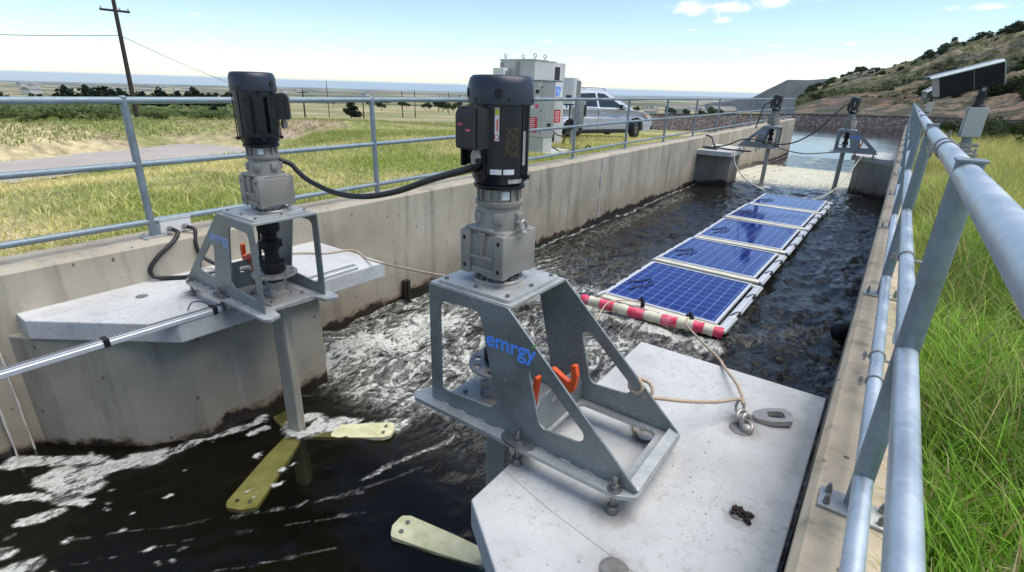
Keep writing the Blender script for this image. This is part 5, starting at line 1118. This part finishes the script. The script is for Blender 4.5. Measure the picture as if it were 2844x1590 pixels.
# ------------------------------------------------------------------ parked car
def car(loc, rz):
    t = thing('parked_car', 'silver estate car parked on the grass behind the railing', 'car', loc, rz)
    g = lambda b, n, m, p=t, **k: b.obj(n, M[m], p, world=False, **k)
    gp = lambda b, n, m, p=t, **k: b.pieces(n, M[m], p, world=False, **k)
    def arch(cx, r, a0, a1, n=10): return [(cx + r * math.cos(a), .335 + r * math.sin(a)) for a in np.linspace(a0, a1, n)]
    W = lambda x, z: (.885 - .05 * max(0, (z - .75) / .4) ** 2 - .03 * max(0, (.5 - z) / .3)) * (1 - .20 * max(0, (abs(x) - 1.35) / .95) ** 2.2)
    low = [(-2.16, .34), (-2.25, .5), (-2.27, .72), (-2.20, .92), (-2.14, 1.03), (-1.6, 1.055), (-.8, 1.035), (0, 1.01), (.8, .99), (1.02, .985), (1.35, .955), (1.75, .90), (2.02, .82), (2.17, .72), (2.25, .56), (2.24, .40), (2.12, .27), (1.78, .26)] + arch(1.36, .385, -.2, math.pi + .2) + [(.9, .24), (-.85, .24)] + arch(-1.28, .385, -.2, math.pi + .2) + [(-1.7, .30)]
    b = B(); V = []; sl = np.linspace(-1, 1, 9); prof = low
    bm_out = [(x, z) for x, z in prof]
    tris = tessellate_polygon([[Vector((x, z, 0)) for x, z in bm_out]]); n = len(bm_out)
    for s in sl:
        for x, z in bm_out: V.append((x - (.04 * abs(s) ** 3 if x > 1.6 else (-.03 * abs(s) ** 3 if x < -1.9 else 0)), W(x, z) * s, z + (.03 * (1 - s * s) if z > .9 else 0)))
    F = [tuple(q) for q in tris] + [tuple((len(sl) - 1) * n + i for i in q) for q in tris]
    for k in range(len(sl) - 1):
        for i in range(n): F.append((k * n + i, k * n + (i + 1) % n, (k + 1) * n + (i + 1) % n, (k + 1) * n + i))
    b.add(V, F); bmesh.ops.recalc_face_normals(b.bm, faces=b.bm.faces[:]); body = g(b, 'body', 'car', bev=.025, seg=2, smooth=40)
    G = lambda z: .835 - .30 * (z - 1.0) / .68
    roof = fillet([(-2.10, .98), (-1.93, 1.36), (-1.74, 1.55), (-1.0, 1.615), (-.3, 1.615), (.16, 1.55), (1.24, .97)], [0, .2, .12, .6, .6, .35, 0], 5)
    b = B(); b.prism(roof, (), -1, 1, lambda a, z, s: (a, s * G(z), z)); cab = g(b, 'cabin', 'car', bev=.04, seg=3, smooth=45)
    for s in (-1, 1):
        for nm, P in (('rear_quarter_window', [(-1.86, 1.10), (-1.72, 1.34), (-1.44, 1.44), (-1.28, 1.455), (-1.22, 1.09)]), ('rear_door_window', [(-1.16, 1.09), (-1.20, 1.465), (-.32, 1.495), (-.30, 1.06)]), ('front_door_window', [(-.22, 1.06), (-.24, 1.495), (.04, 1.475), (.74, 1.08), (.74, 1.04)])):
            b = B(); b.prism(fillet(P, .03, 3), (), .0, .010, lambda a, z, q: (a, s * (G(z) + q), z)); g(b, nm, 'glass', cab)
        b = B(); b.prism([(.80, 1.035), (.80, 1.07), (1.05, .995)], (), 0, .010, lambda a, z, q: (a, s * (G(z) + q), z)); g(b, 'corner_trim', 'plastic', cab)
        b = B(); b.tube([(-1.65, s * .56, 1.59), (-1.5, s * .565, 1.65), (-.3, s * .575, 1.67), (.08, s * .575, 1.635), (.14, s * .57, 1.58)], .022, 8, smooth=3); g(b, 'roof_rail', 'chrome', cab, smooth=60)
        b = B(); b.box((.62, s * .97, 1.08), (.12, .20, .15), bev=.04); b.box((.66, s * .86, 1.03), (.06, .12, .05)); g(b, 'wing_mirror', 'car', smooth=40)
        b = B(); b.box((.555, s * .97, 1.08), (.012, .16, .11), bev=.004); b.box((.66, s * .93, 1.0), (.10, .14, .05), bev=.01); g(b, 'mirror_base', 'plastic')
        b = B()
        for x in (-.30, .92): b.box((x, s * (W(x, .62) + .001), .65), (.012, .006, .68))
        b.box((.31, s * (W(.3, .35) + .002), .33), (1.2, .006, .012)); g(b, 'door_seam', 'plastic')
        b = B()
        for x in (-.12, -1.02): b.box((x, s * (W(x, .84) + .015), .86), (.20, .03, .035), bev=.01)
        g(b, 'door_handle', 'car', smooth=40)
        b = B(); b.box((.02, s * .872, .27), (1.80, .05, .12), bev=.02); g(b, 'sill_cladding', 'plastic')
        b = B(); P = [(1.90, .80), (2.10, .74), (2.13, .62), (1.78, .72), (1.60, .84)]; b.prism(fillet(P, .03, 3), (), -.02, .008, lambda a, z, q: (a, s * (W(a, z) + q), z)); g(b, 'headlight', 'lens')
        b = B(); P = [(1.62, .83), (1.76, .80), (1.86, .72), (1.78, .73)]; b.prism(P, (), -.01, .011, lambda a, z, q: (a, s * (W(a, z) + q), z)); g(b, 'indicator', 'amber')
        b = B(); P = [(-2.2, .98), (-1.88, 1.02), (-1.95, .80), (-2.22, .80)]; b.prism(P, (), -.02, .008, lambda a, z, q: (a, s * (W(a, z) + q), z)); g(b, 'tail_light', 'red')
        for x in (1.36, -1.28):
            w = thing('wheel', '', '', (x, s * .80, .335), .55 if x > 0 else 0); w.parent = t; del w['label'], w['category']
            m = Matrix.Rotation(math.pi / 2, 4, 'X')
            b = B(); b.lathe([(.20, -.10), (.30, -.105), (.335, -.08), (.337, 0), (.335, .08), (.30, .105), (.20, .10)], n=36, mtx=m, caps=False); b.obj('tyre', M['tyre'], w, smooth=40, world=False)
            b = B(); yy = s * .07; b.lathe([(.215, -.105), (.222, -.10), (.222, .10), (.215, .105)], n=30, mtx=m, caps=False); b.cyl((0, yy, 0), (0, yy + s * .03, 0), .05, n=16)
            for k in range(5):
                a = k * 2 * math.pi / 5; q = Matrix.Rotation(a, 4, 'Y'); b.box(q @ Vector((0, yy + s * .012, .12)), (.045, .03, .20), mtx=q)
            b.obj('rim', M['chrome'], w, smooth=40, world=False)
            b = B(); b.cyl((0, yy - s * .06, 0), (0, yy - s * .05, 0), .21, n=24); b.obj('wheel_shade_disc', M['black_rough'], w, world=False)  # black disc added as the shade behind the spokes
    b = B(); b.prism([(.27, 1.505), (1.17, 1.02), (1.175, 1.03), (.28, 1.515)], (), -1, 1, lambda a, z, q: (a + .02, q * (G(z) - .07), z)); g(b, 'windscreen', 'glass', cab)
    b = B(); b.box((2.235, 0, .60), (.05, .9, .16), bev=.02); b.box((2.19, 0, .36), (.10, 1.5, .14), bev=.03); b.box((-2.2, 0, .40), (.12, 1.5, .16), bev=.03); b.box((0, 0, .25), (3.2, 1.5, .12)); g(b, 'grille_and_bumpers', 'plastic')
    for a in (1.36, -1.28):
        b = B(); b.box((a, 0, .52), (.86, 1.35, .42)); g(b, 'wheel_well', 'black_rough')
car((-9.14, 17.36, -.40), R(62.4))

# ------------------------------------------------------------------ utility poles and wires
def upole(loc, h, r, arm, label, cat, group=None, ang=0):
    t = thing('utility_pole', label, cat, loc, ang, group)
    b = B(); b.cyl((0, 0, -.3), (0, 0, h), r, r * .68, n=12); b.obj('pole_shaft', M['wood'], t, world=False, smooth=40)
    if arm:
        b = B(); b.box((0, r * 1.1, arm), (.10, .09, .11) if 0 else (1.35, .09, .11)); ar = b.obj('crossarm', M['wood'], t, world=False)
        for x in (-.60, .22, .60):
            b = B(); b.lathe([(.02, arm + .05), (.02, arm + .09), (.05, arm + .10), (.055, arm + .14), (.035, arm + .17), (0, arm + .18)], (x, r * 1.1, 0), 10); b.obj('insulator', M['cab'], ar, world=False, smooth=50)
    return t
px, py, pz = gpos(-35.84, 12.6)
upole((px, py, pz), 7.6, .13, 4.47 - pz, 'tall leaning wooden utility pole with a crossarm behind the first railing post', 'utility pole', ang=R(79)).rotation_euler = (R(-.6), R(1.0), R(79))
def wire(label, a, c, sag, r=.016):
    pts = [Vector(a).lerp(Vector(c), k / 24) - Vector((0, 0, sag * 4 * (k / 24) * (1 - k / 24))) for k in range(25)]
    b = B(); b.tube(pts, r, 5, caps=True); tag(b.obj('overhead_wire', M['wire'], None, smooth=60), label, 'wire', 'overhead wires')
wire('overhead wire running left from the leaning utility pole', (-35.83, 12.67, 3.24), (-31.0, -26, 4.6), 1.3)
D = 88.; wire('overhead wire sloping from the leaning utility pole down behind the left motor', (-35.83, 12.70, 3.22), (-.835 * D, .549 * D, -1.4), .9)
def dirpole(dx, dy, D, etop, r, arm, label, g='wooden poles in the dry fields'):
    q = math.hypot(dx, dy); x, y, z = gpos(dx / q * D, dy / q * D); h = (1.2 + etop * D) - z; upole((x, y, z), h, r, h - .3 if arm else 0, label, 'utility pole', g, math.atan2(dy, dx) + (math.pi / 2 if arm else 0))
dirpole(-35.63, 23.29, 84, -.0147, .12, 1, 'brown utility pole with a short crossarm right of the left motor')
dirpole(-33.64, 23.93, 84, .0020, .06, 0, 'thin pale mast standing alone, taller than the poles near it')
dirpole(-34.49, 27.69, 100, -.025, .12, 0, 'short dark pole just left of the second near railing post')
dirpole(-36.86, 33.95, 140, -.012, .13, 0, 'dark pole right of the second near railing post')
dirpole(-37.46, 36.08, 150, -.010, .13, 0, 'dark pole with dry grass at its foot beside a pair of round trees')
for k, (u, D, e) in enumerate([(-.92, 215, -.012), (-.885, 260, -.016), (-.845, 300, -.014), (-.80, 330, -.017), (-.775, 240, -.015), (-.95, 380, -.016)]):
    dirpole(u, 1., D, e, .15, k % 2, 'small distant pole in the dry plain near the largest motor')
for dx, dy, D, h, l in ((-.985, .172, 24.5, .85, 'thin dark fence stake on the meadow by a low dark shrub'), (-.998, .055, 13.5, .75, 'dark leaning stake beside the gravel road')):
    x, y, z = gpos(dx * D, dy * D); b = B(); b.cyl((x, y, z - .1), (x - .05, y + .03, z + h), .03, .024, n=8); b.box((x - .05, y + .03, z + h - .08), (.08, .02, .12), .3); tag(b.obj('fence_stake', M['wood'], None), l, 'stake')

# ------------------------------------------------------------------ trees and shrubs
def leafcloud(n, clumps, size, c1, c2, seed, flat=1.):
    r = np.random.default_rng(seed); K = len(clumps); cl = np.array(clumps); k = r.integers(0, K, n)
    w = cl[:, 3] ** 2; k = r.choice(K, n, p=w / w.sum())
    d = r.normal(size=(n, 3)); d /= np.linalg.norm(d, axis=1)[:, None]; rad = cl[k, 3] * r.uniform(.35, 1.08, n) ** .6
    P = cl[k, :3] + d * rad[:, None] * np.array([1, 1, flat]); s = size * r.uniform(.6, 1.4, n)
    a = r.normal(size=(n, 3)); a /= np.linalg.norm(a, axis=1)[:, None]; c = np.cross(a, r.normal(size=(n, 3))); c /= np.linalg.norm(c, axis=1)[:, None]
    V = np.stack([P - a * s[:, None], P + c * s[:, None] * .6, P + a * s[:, None], P - c * s[:, None] * .6], 1).reshape(-1, 3); F = np.arange(4 * n).reshape(n, 4)
    t = np.clip(r.uniform(0, 1, n) * .7 + r.uniform(0, 1, K)[k] * .3, 0, 1)[:, None]; col = np.array(c1) * (1 - t) + np.array(c2) * t
    return npmesh('crown', V, F, np.repeat(col, 4, 0))
def tree(name, label, cat, loc, h, kind, seed, group):
    t = thing(name, label, cat, loc, 0, group); r = random.Random(seed)
    if kind == 'pine':
        cl = []
        for k in range(26):
            f = k / 25; z = h * (.16 + .80 * f); w = h * .34 * (1 - f) ** .8 + .02 * h
            a = r.uniform(0, 6.28); cl.append((w * .62 * math.cos(a), w * .62 * math.sin(a), z, w * .55 + .03 * h))
        me = leafcloud(1500, cl, h * .045, (.012, .020, .012), (.030, .045, .022), seed, .6); tr, th = .03, .9
    elif kind == 'round':
        cl = [(r.uniform(-.3, .3) * h, r.uniform(-.3, .3) * h, h * r.uniform(.42, .82), h * r.uniform(.14, .24)) for _ in range(12)]
        me = leafcloud(1100, cl, h * .05, (.030, .050, .022), (.085, .12, .045), seed, .85); tr, th = .035, .6
    elif kind == 'low':
        cl = [(r.uniform(-.42, .42) * h, r.uniform(-.42, .42) * h, h * r.uniform(.08, .62), h * r.uniform(.2, .34)) for _ in range(11)]
        me = leafcloud(900, cl, h * .07, (.022, .036, .014), (.065, .09, .032), seed, .9); tr, th = .03, .4
    else:
        cl = [(r.uniform(-.8, .8) * h, r.uniform(-.8, .8) * h, h * r.uniform(.2, .62), h * r.uniform(.24, .4)) for _ in range(12)]
        me = leafcloud(1100, cl, h * .09, (.13, .175, .06), (.26, .30, .12), seed, .8); tr, th = .03, .35
    link('crown', me, M['leaf'], t, world=False)
    b = B(); b.tube([(0, 0, -.2), (.01 * h, 0, th * h * .5), (0, .01 * h, th * h)], [tr * h, tr * h * .7, tr * h * .3], 8)
    for q in range(4): a = q * 1.6 + seed; b.tube([(0, 0, th * h * .45), (.16 * h * math.cos(a), .16 * h * math.sin(a), th * h * .8)], [tr * h * .4, tr * h * .15], 6)
    b.obj('trunk', M['bark'], t, world=False, smooth=60); return t
def direct(u, D): n = math.hypot(u[0], u[1]); return gpos(u[0] / n * D, u[1] / n * D)
tree('pine_tree', 'lone dark pine in the dry field between the two near motors', 'tree', direct((-.793, .609), 105), 3.2, 'pine', 4, None).scale = (1.5, 1.5, 1)
tree('pine_tree', 'dark pine half hidden behind the left motor', 'tree', direct((-.903, .430), 62), 3.4, 'pine', 9, None)
P1 = tree('conifer', 'dark conifer in the tree belt left of the left motor', 'tree', direct((-.94, .34), 125), 4.4, 'pine', 21, 'dark trees in the belt beyond the meadow')
P2 = tree('broadleaf_tree', 'pale green bushy tree in the tree belt beyond the meadow', 'tree', direct((-.975, .22), 118), 4.2, 'bush', 22, 'pale green trees in the belt beyond the meadow')
rt = random.Random(11)
for k in range(30):
    f = k / 29; D = rt.uniform(112, 150); az = (-1.43 + .325 * f + rt.uniform(-.01, .01)); x, y, z = gpos(math.sin(az) * D, math.cos(az) * D); e = rt.uniform(-.022, -.013) if f > .35 else rt.uniform(-.030, -.021); h = (1.2 + e * D) - z
    dup(P1, (x, y, z), P1['label'], rt.uniform(0, 6), (max(.5, h / 4.4) * 1.5,) * 2 + (max(.5, h / 4.4),))
for k in range(36):
    f = k / 35; D = rt.uniform(84, 118); az = (-1.45 + .335 * f + rt.uniform(-.01, .01)); x, y, z = gpos(math.sin(az) * D, math.cos(az) * D); e = rt.uniform(-.034, -.026) if f < .4 else rt.uniform(-.040, -.030); h = (1.2 + e * D) - z
    dup(P2, (x, y, z), P2['label'], rt.uniform(0, 6), (max(.5, h / 4.2) * 1.25,) * 2 + (max(.5, h / 4.2),))
P3 = tree('field_tree', 'small dark round tree dotted on the plain behind the railing', 'tree', direct((-.76, .65), 300), 5., 'round', 31, 'dark trees dotted on the plain')
for (u, D, s) in [(-1.30, 420, 1.3), (-1.22, 430, 1.1), (-1.18, 420, 1.4), (-1.09, 400, 1.2), (-1.07, 400, 1.0), (-1.00, 330, 1.), (-.985, 330, .8), (-.955, 300, 1.5), (-.94, 300, 1.4), (-.925, 300, 1.), (-.905, 280, .9), (-.89, 420, 1.3), (-.865, 190, .9), (-.83, 190, 1.1), (-1.14, 500, 1.6), (-1.38, 480, 1.4), (-.36, 380, 1.5), (-.33, 400, 1.3), (-.30, 360, 1.2), (-.285, 360, 1.6), (-.27, 370, 1.4), (-.25, 380, 1.2), (-.43, 420, 1.4), (-.46, 300, 1.)]:
    dup(P3, direct((u, 1.), D), P3['label'], rt.uniform(0, 6), s)
for (u, D, w, h) in [((-.86, .52), 66, 2.4, .5), ((-.87, .50), 66, 1.8, .45)]:
    q = tree('hedge_shrub', 'low bright green hedge strip behind the left motor', 'shrub', direct(u, D), 1., 'bush', 41, 'low green hedge in the dry field'); q.scale = (w, w, h * 1.3)
q = tree('meadow_shrub', 'low dark shrub on the meadow by the thin stake', 'shrub', direct((-.985, .178), 27), .55, 'low', 43, None); q.scale = (1.5, 1.5, .7)
sb = tree('roadside_shrub', 'small grey green shrub on the bank above the gravel road', 'shrub', (-21, 6, -.5), .55, 'bush', 44, 'shrubs along the bank'); sb.location = gpos(-21.2, 5.4)
for k in range(26):
    yy = rt.uniform(1.5, 16); xx = float(np.interp(yy, [-4, 2.6, 8.6, 12.6, 16], [-14.2, -15.3, -17, -19.6, -24])) - rt.uniform(3.2, 8); dup(sb, gpos(xx, yy), sb['label'], rt.uniform(0, 6), rt.uniform(.35, 1.0))
hs = tree('juniper_shrub', 'dark green juniper shrub dotted on the rocky hillside', 'shrub', (0, 0, 0), 2.4, 'low', 51, 'juniper shrubs on the rocky hillside')
HX, HY, HZ, HTA, HTR = build_hills.grid; first = True; cnt = 0
while cnt < 270:
    i = rt.randrange(HX.shape[0]); j = rt.randrange(int(HX.shape[1] * .62)); q = HTR[i, j]
    if q > 1.02 or q < .12: continue
    dens = float(fbm(HX[i, j] * .02, HY[i, j] * .02, 3, 77)) + (.45 if q > .86 else 0)
    if dens < rt.uniform(-.25, .45): continue
    p = (float(HX[i, j]), float(HY[i, j]), float(HZ[i, j]) - .15); s = rt.uniform(.3, 1.0) * (1 + .6 * (q > .88))
    if first: hs.location = p; hs.scale = (s * 1.15, s * 1.15, s * .95); first = False
    else: dup(hs, p, hs['label'], rt.uniform(0, 6), (s * 1.15, s * 1.15, s * rt.uniform(.75, 1.1)))
    cnt += 1
def scrub():
    r = np.random.default_rng(12); I = r.integers(10, HX.shape[0] - 60, 26000); J = r.integers(0, int(HX.shape[1] * .62), 26000); px, py, pz, q = HX[I, J], HY[I, J], HZ[I, J], HTR[I, J]
    den = fbm(px * .018, py * .018, 4, 78) * .9 + fbm(px * .09, py * .09, 3, 79) * .6 + np.interp(q, [0, .12, .3, .8, 1], [.05, .12, .18, .10, .05]) - .35 * build_hills.rock[I, J]
    k = den > r.uniform(.10, .62, len(I)); px, py, pz = px[k], py[k], pz[k]; n = len(px); m = 16
    R_ = r.uniform(.25, .85, n); d = r.normal(size=(n, m, 3)); d /= np.linalg.norm(d, axis=2)[..., None]; d[..., 2] = np.abs(d[..., 2])
    P = (np.stack([px, py, pz], -1)[:, None] + d * R_[:, None, None] * r.uniform(.4, 1, (n, m, 1)) * np.array([1.15, 1.15, .8])).reshape(-1, 3); N_ = len(P); s_ = np.repeat(R_, m) * r.uniform(.25, .5, N_)
    a = r.normal(size=(N_, 3)); a /= np.linalg.norm(a, axis=1)[:, None]; c = np.cross(a, r.normal(size=(N_, 3))); c /= np.linalg.norm(c, axis=1)[:, None]
    V = np.stack([P - a * s_[:, None], P + c * s_[:, None] * .7, P + a * s_[:, None], P - c * s_[:, None] * .7], 1).reshape(-1, 3)
    t = np.repeat(np.clip(.5 + .5 * fbm(px * .03, py * .03, 3, 80) + r.normal(0, .25, n), 0, 1), m)[:, None]
    col = (np.array([.055, .085, .030]) * (1 - t) + np.array([.22, .22, .10]) * t) * r.uniform(.7, 1.3, N_)[:, None]
    o = link('hillside_scrub', npmesh('hillside_scrub', V, np.arange(4 * N_).reshape(N_, 4), np.repeat(col, 4, 0)), M['leaf']); stuff(o); o['label'] = 'low olive scrub covering the rocky hillside'; o['category'] = 'scrub'
scrub()
bs = tree('bank_shrub', 'dark shrub on the dirt bank beyond the tall grass on the right', 'shrub', gpos(6, 30), 1.2, 'low', 55, 'shrubs on the bank beyond the tall grass')
for k in range(70): dup(bs, gpos(rt.uniform(1.6, 16), rt.uniform(24, 52)), bs['label'], rt.uniform(0, 6), rt.uniform(.35, 1.15))
def house(loc, s, rz, label):
    t = thing('farm_house', label, 'house', loc, rz, 'distant houses on the plain'); b = B(); b.box((0, 0, 1.5 * s), (9 * s, 6 * s, 3 * s)); b.obj('house_wall', M['house'], t, world=False)
    b = B(); b.prism([(-3.4 * s, 3 * s), (3.4 * s, 3 * s), (0, 4.6 * s)], (), -4.8 * s, 4.8 * s, lambda a, z, q: (q, a, z)); b.obj('house_roof', M['roof'], t, world=False); return t
hh = house(direct((-.40, 1), 520), 1., .4, 'tiny pale house among the distant roofs beyond the railing')
for k in range(26): dup(hh, direct((rt.uniform(-.47, -.24), 1), rt.uniform(420, 1500)), hh['label'], rt.uniform(0, 3), rt.uniform(.8, 2.2))
for k in range(22): dup(hh, direct((rt.uniform(-4.5, -1.2), 1), rt.uniform(1500, 4500)), hh['label'], rt.uniform(0, 3), rt.uniform(2, 5))

# ------------------------------------------------------------------ grass
def blades(name, n, xy, hgt, wid, bend, colf, seed, label, zoff=0):
    r = np.random.default_rng(seed); x, y = xy(r, n); z = ground_z(x, y) + zoff; n = len(x); h = hgt(r, x, y); w = wid * r.uniform(.6, 1.4, n)
    a = r.uniform(0, 2 * math.pi, n); dx, dy = np.cos(a), np.sin(a); la = r.uniform(0, 2 * math.pi, n); bd = h * bend * r.uniform(.1, 1.2, n); lx, ly = np.cos(la) * bd, np.sin(la) * bd
    rows = []
    for f, ww in ((0, 1.), (.4, .85), (.75, .55), (1., .08)):
        cx, cy, cz = x + lx * f ** 1.8, y + ly * f ** 1.8, z + h * (f - .25 * bend * f ** 3) - .02
        rows += [np.stack([cx - dx * w * ww / 2, cy - dy * w * ww / 2, cz], -1), np.stack([cx + dx * w * ww / 2, cy + dy * w * ww / 2, cz], -1)]
    V = np.stack(rows, 1).reshape(-1, 3); i = (np.arange(n) * 8)[:, None, None]; F = (i + np.array([[0, 1, 3, 2], [2, 3, 5, 4], [4, 5, 7, 6]])[None]).reshape(-1, 4)
    col = np.repeat(colf(r, x, y), 8, 0)
    o = link(name, npmesh(name, V, F, col), M['blade']); stuff(o); o['label'] = label; o['category'] = 'grass'
def mixcol(t, a, b): t = np.clip(t, 0, 1)[:, None]; return np.array(a) * (1 - t) + np.array(b) * t
def xy_left(r, n):
    d = 5.0 + 12.0 * r.uniform(0, 1, n) ** 1.5; y = r.uniform(-.5, 27, n); x = -d - np.interp(y, [0, 34], [-.02, .55])
    den = fbm(x * .9, y * .9, 3, 19) * .5 + .5; k = (r.uniform(0, 1, n) < .35 + .9 * den) & (seg_dist(x, y, ROAD) > 1.45) & ~((x < -6.5) & (x > -8.3) & (y > 10.4) & (y < 12)) & ~((x < -8) & (x > -9.2) & (y > 11.9) & (y < 13.7)); k &= seg_dist(x, y, [(-9.14, 17.36), (-8.6, 18.4)]) > 1.1
    return x[k], y[k]
def col_left(r, x, y):
    f = fbm(x * .45, y * .45, 4, 21) * .5 + .5 + r.normal(0, .12, len(x)); c = mixcol((f - .30) / .26, (.32, .41, .07), (.76, .68, .30))
    v = r.uniform(.65, 1.25, len(x))[:, None]; return c * v
blades('field_grass', 210000, xy_left, lambda r, x, y: (.045 + .085 * r.uniform(0, 1, len(x)) ** 1.5) * (1 + .8 * np.clip(fbm(x * .5, y * .5, 3, 33), 0, 1) + .5 * sst(9, 14, np.hypot(x, y))), .012, .9, col_left, 5, 'patchy green and straw coloured grass behind the far wall railing')
def xy_mead(r, n):
    D = 17 + 26 * r.uniform(0, 1, n) ** 1.3; az = r.uniform(-1.5, -.42, n); x, y = D * np.sin(az), D * np.cos(az); k = (seg_dist(x, y, ROAD) > 2.2) & (fbm(x * .3, y * .3, 3, 35) > -.35); return x[k], y[k]
blades('meadow_grass', 80000, xy_mead, lambda r, x, y: r.uniform(.05, .17, len(x)), .026, .9, lambda r, x, y: mixcol(fbm(x * .25, y * .25, 3, 36) * .8 + .35 + r.normal(0, .15, len(x)), (.26, .32, .09), (.50, .45, .21)), 6, 'green meadow grass beyond the gravel road')
def xy_right(r, n):
    d = .34 + 9 * r.uniform(0, 1, n) ** 2.2; y = -.2 + 30 * r.uniform(0, 1, n) ** 1.9; return d, y
def col_right(r, x, y):
    f = fbm(x * .9, y * .6, 3, 41) * .4 + np.interp(y, [0, 2.5, 5, 10, 25], [.0, .06, .22, .5, .75]) + r.normal(0, .16, len(x)); c = mixcol(f, (.30, .54, .06), (.76, .70, .24))
    dead = (r.uniform(0, 1, len(x)) < .10)[:, None]; c = c * ~dead + np.array([.60, .50, .28]) * dead
    dk = (fbm(x * 2.2, y * 2.2, 3, 42) > .12)[:, None]; c = c * (1 - .35 * dk)
    return c * r.uniform(.5, 1.25, len(x))[:, None]
blades('tall_grass', 120000, xy_right, lambda r, x, y: r.uniform(.24, .58, len(x)) * (1 + .35 * fbm(x * 1.3, y * 1.3, 3, 43)) * np.interp(x, [.34, .5, 1.2], [.55, .8, 1.0]) * np.interp(y, [0, 6, 25], [.9, .9, 1.25]), .0075, .75, col_right, 8, 'tall bright green grass beside the close-up railing')
def stalks(r, n): d = .45 + 9 * r.uniform(0, 1, n) ** 1.5; y = .6 + 26 * r.uniform(0, 1, n) ** 1.5; return d, y
blades('broadleaf_weeds', 5200, lambda r, n: (.36 + 5 * r.uniform(0, 1, n) ** 1.7, .5 + 12 * r.uniform(0, 1, n) ** 1.6), lambda r, x, y: r.uniform(.06, .22, len(x)) * (fbm(x * 1.4, y * 1.4, 3, 44) > -.05) + .01, .034, 1.0, lambda r, x, y: mixcol(r.uniform(0, 1, len(x)), (.10, .20, .045), (.24, .34, .12)), 14, 'broad leafed weeds low in the tall grass')
blades('seed_stalks', 5000, stalks, lambda r, x, y: r.uniform(.35, .75, len(x)) * np.interp(y, [0, 4, 12], [.6, .8, 1.0]), .007, .9, lambda r, x, y: mixcol(r.uniform(0, 1, len(x)), (.50, .40, .17), (.40, .28, .12)), 9, 'dry straw seed stalks rising through the tall grass')

# ------------------------------------------------------------------ air
def haze():
    b = B(); b.box((-4000, 27000, -440), (110000, 70000, 1000)); o = b.obj('haze', [], None); stuff(o); o['label'] = 'thin blue air fading the far plain'; o['category'] = 'haze'
    m = bpy.data.materials.new('air'); m.use_nodes = True; nt = m.node_tree; nt.nodes.clear(); out = nt.nodes.new('ShaderNodeOutputMaterial'); v = nt.nodes.new('ShaderNodeVolumePrincipled')
    v.inputs['Color'].default_value = (.55, .75, 1, 1); v.inputs['Density'].default_value = HAZE; v.inputs['Anisotropy'].default_value = .1
    nt.links.new(v.outputs[0], out.inputs['Volume']); o.data.materials.append(m)
HAZE = 2.4e-5
haze()
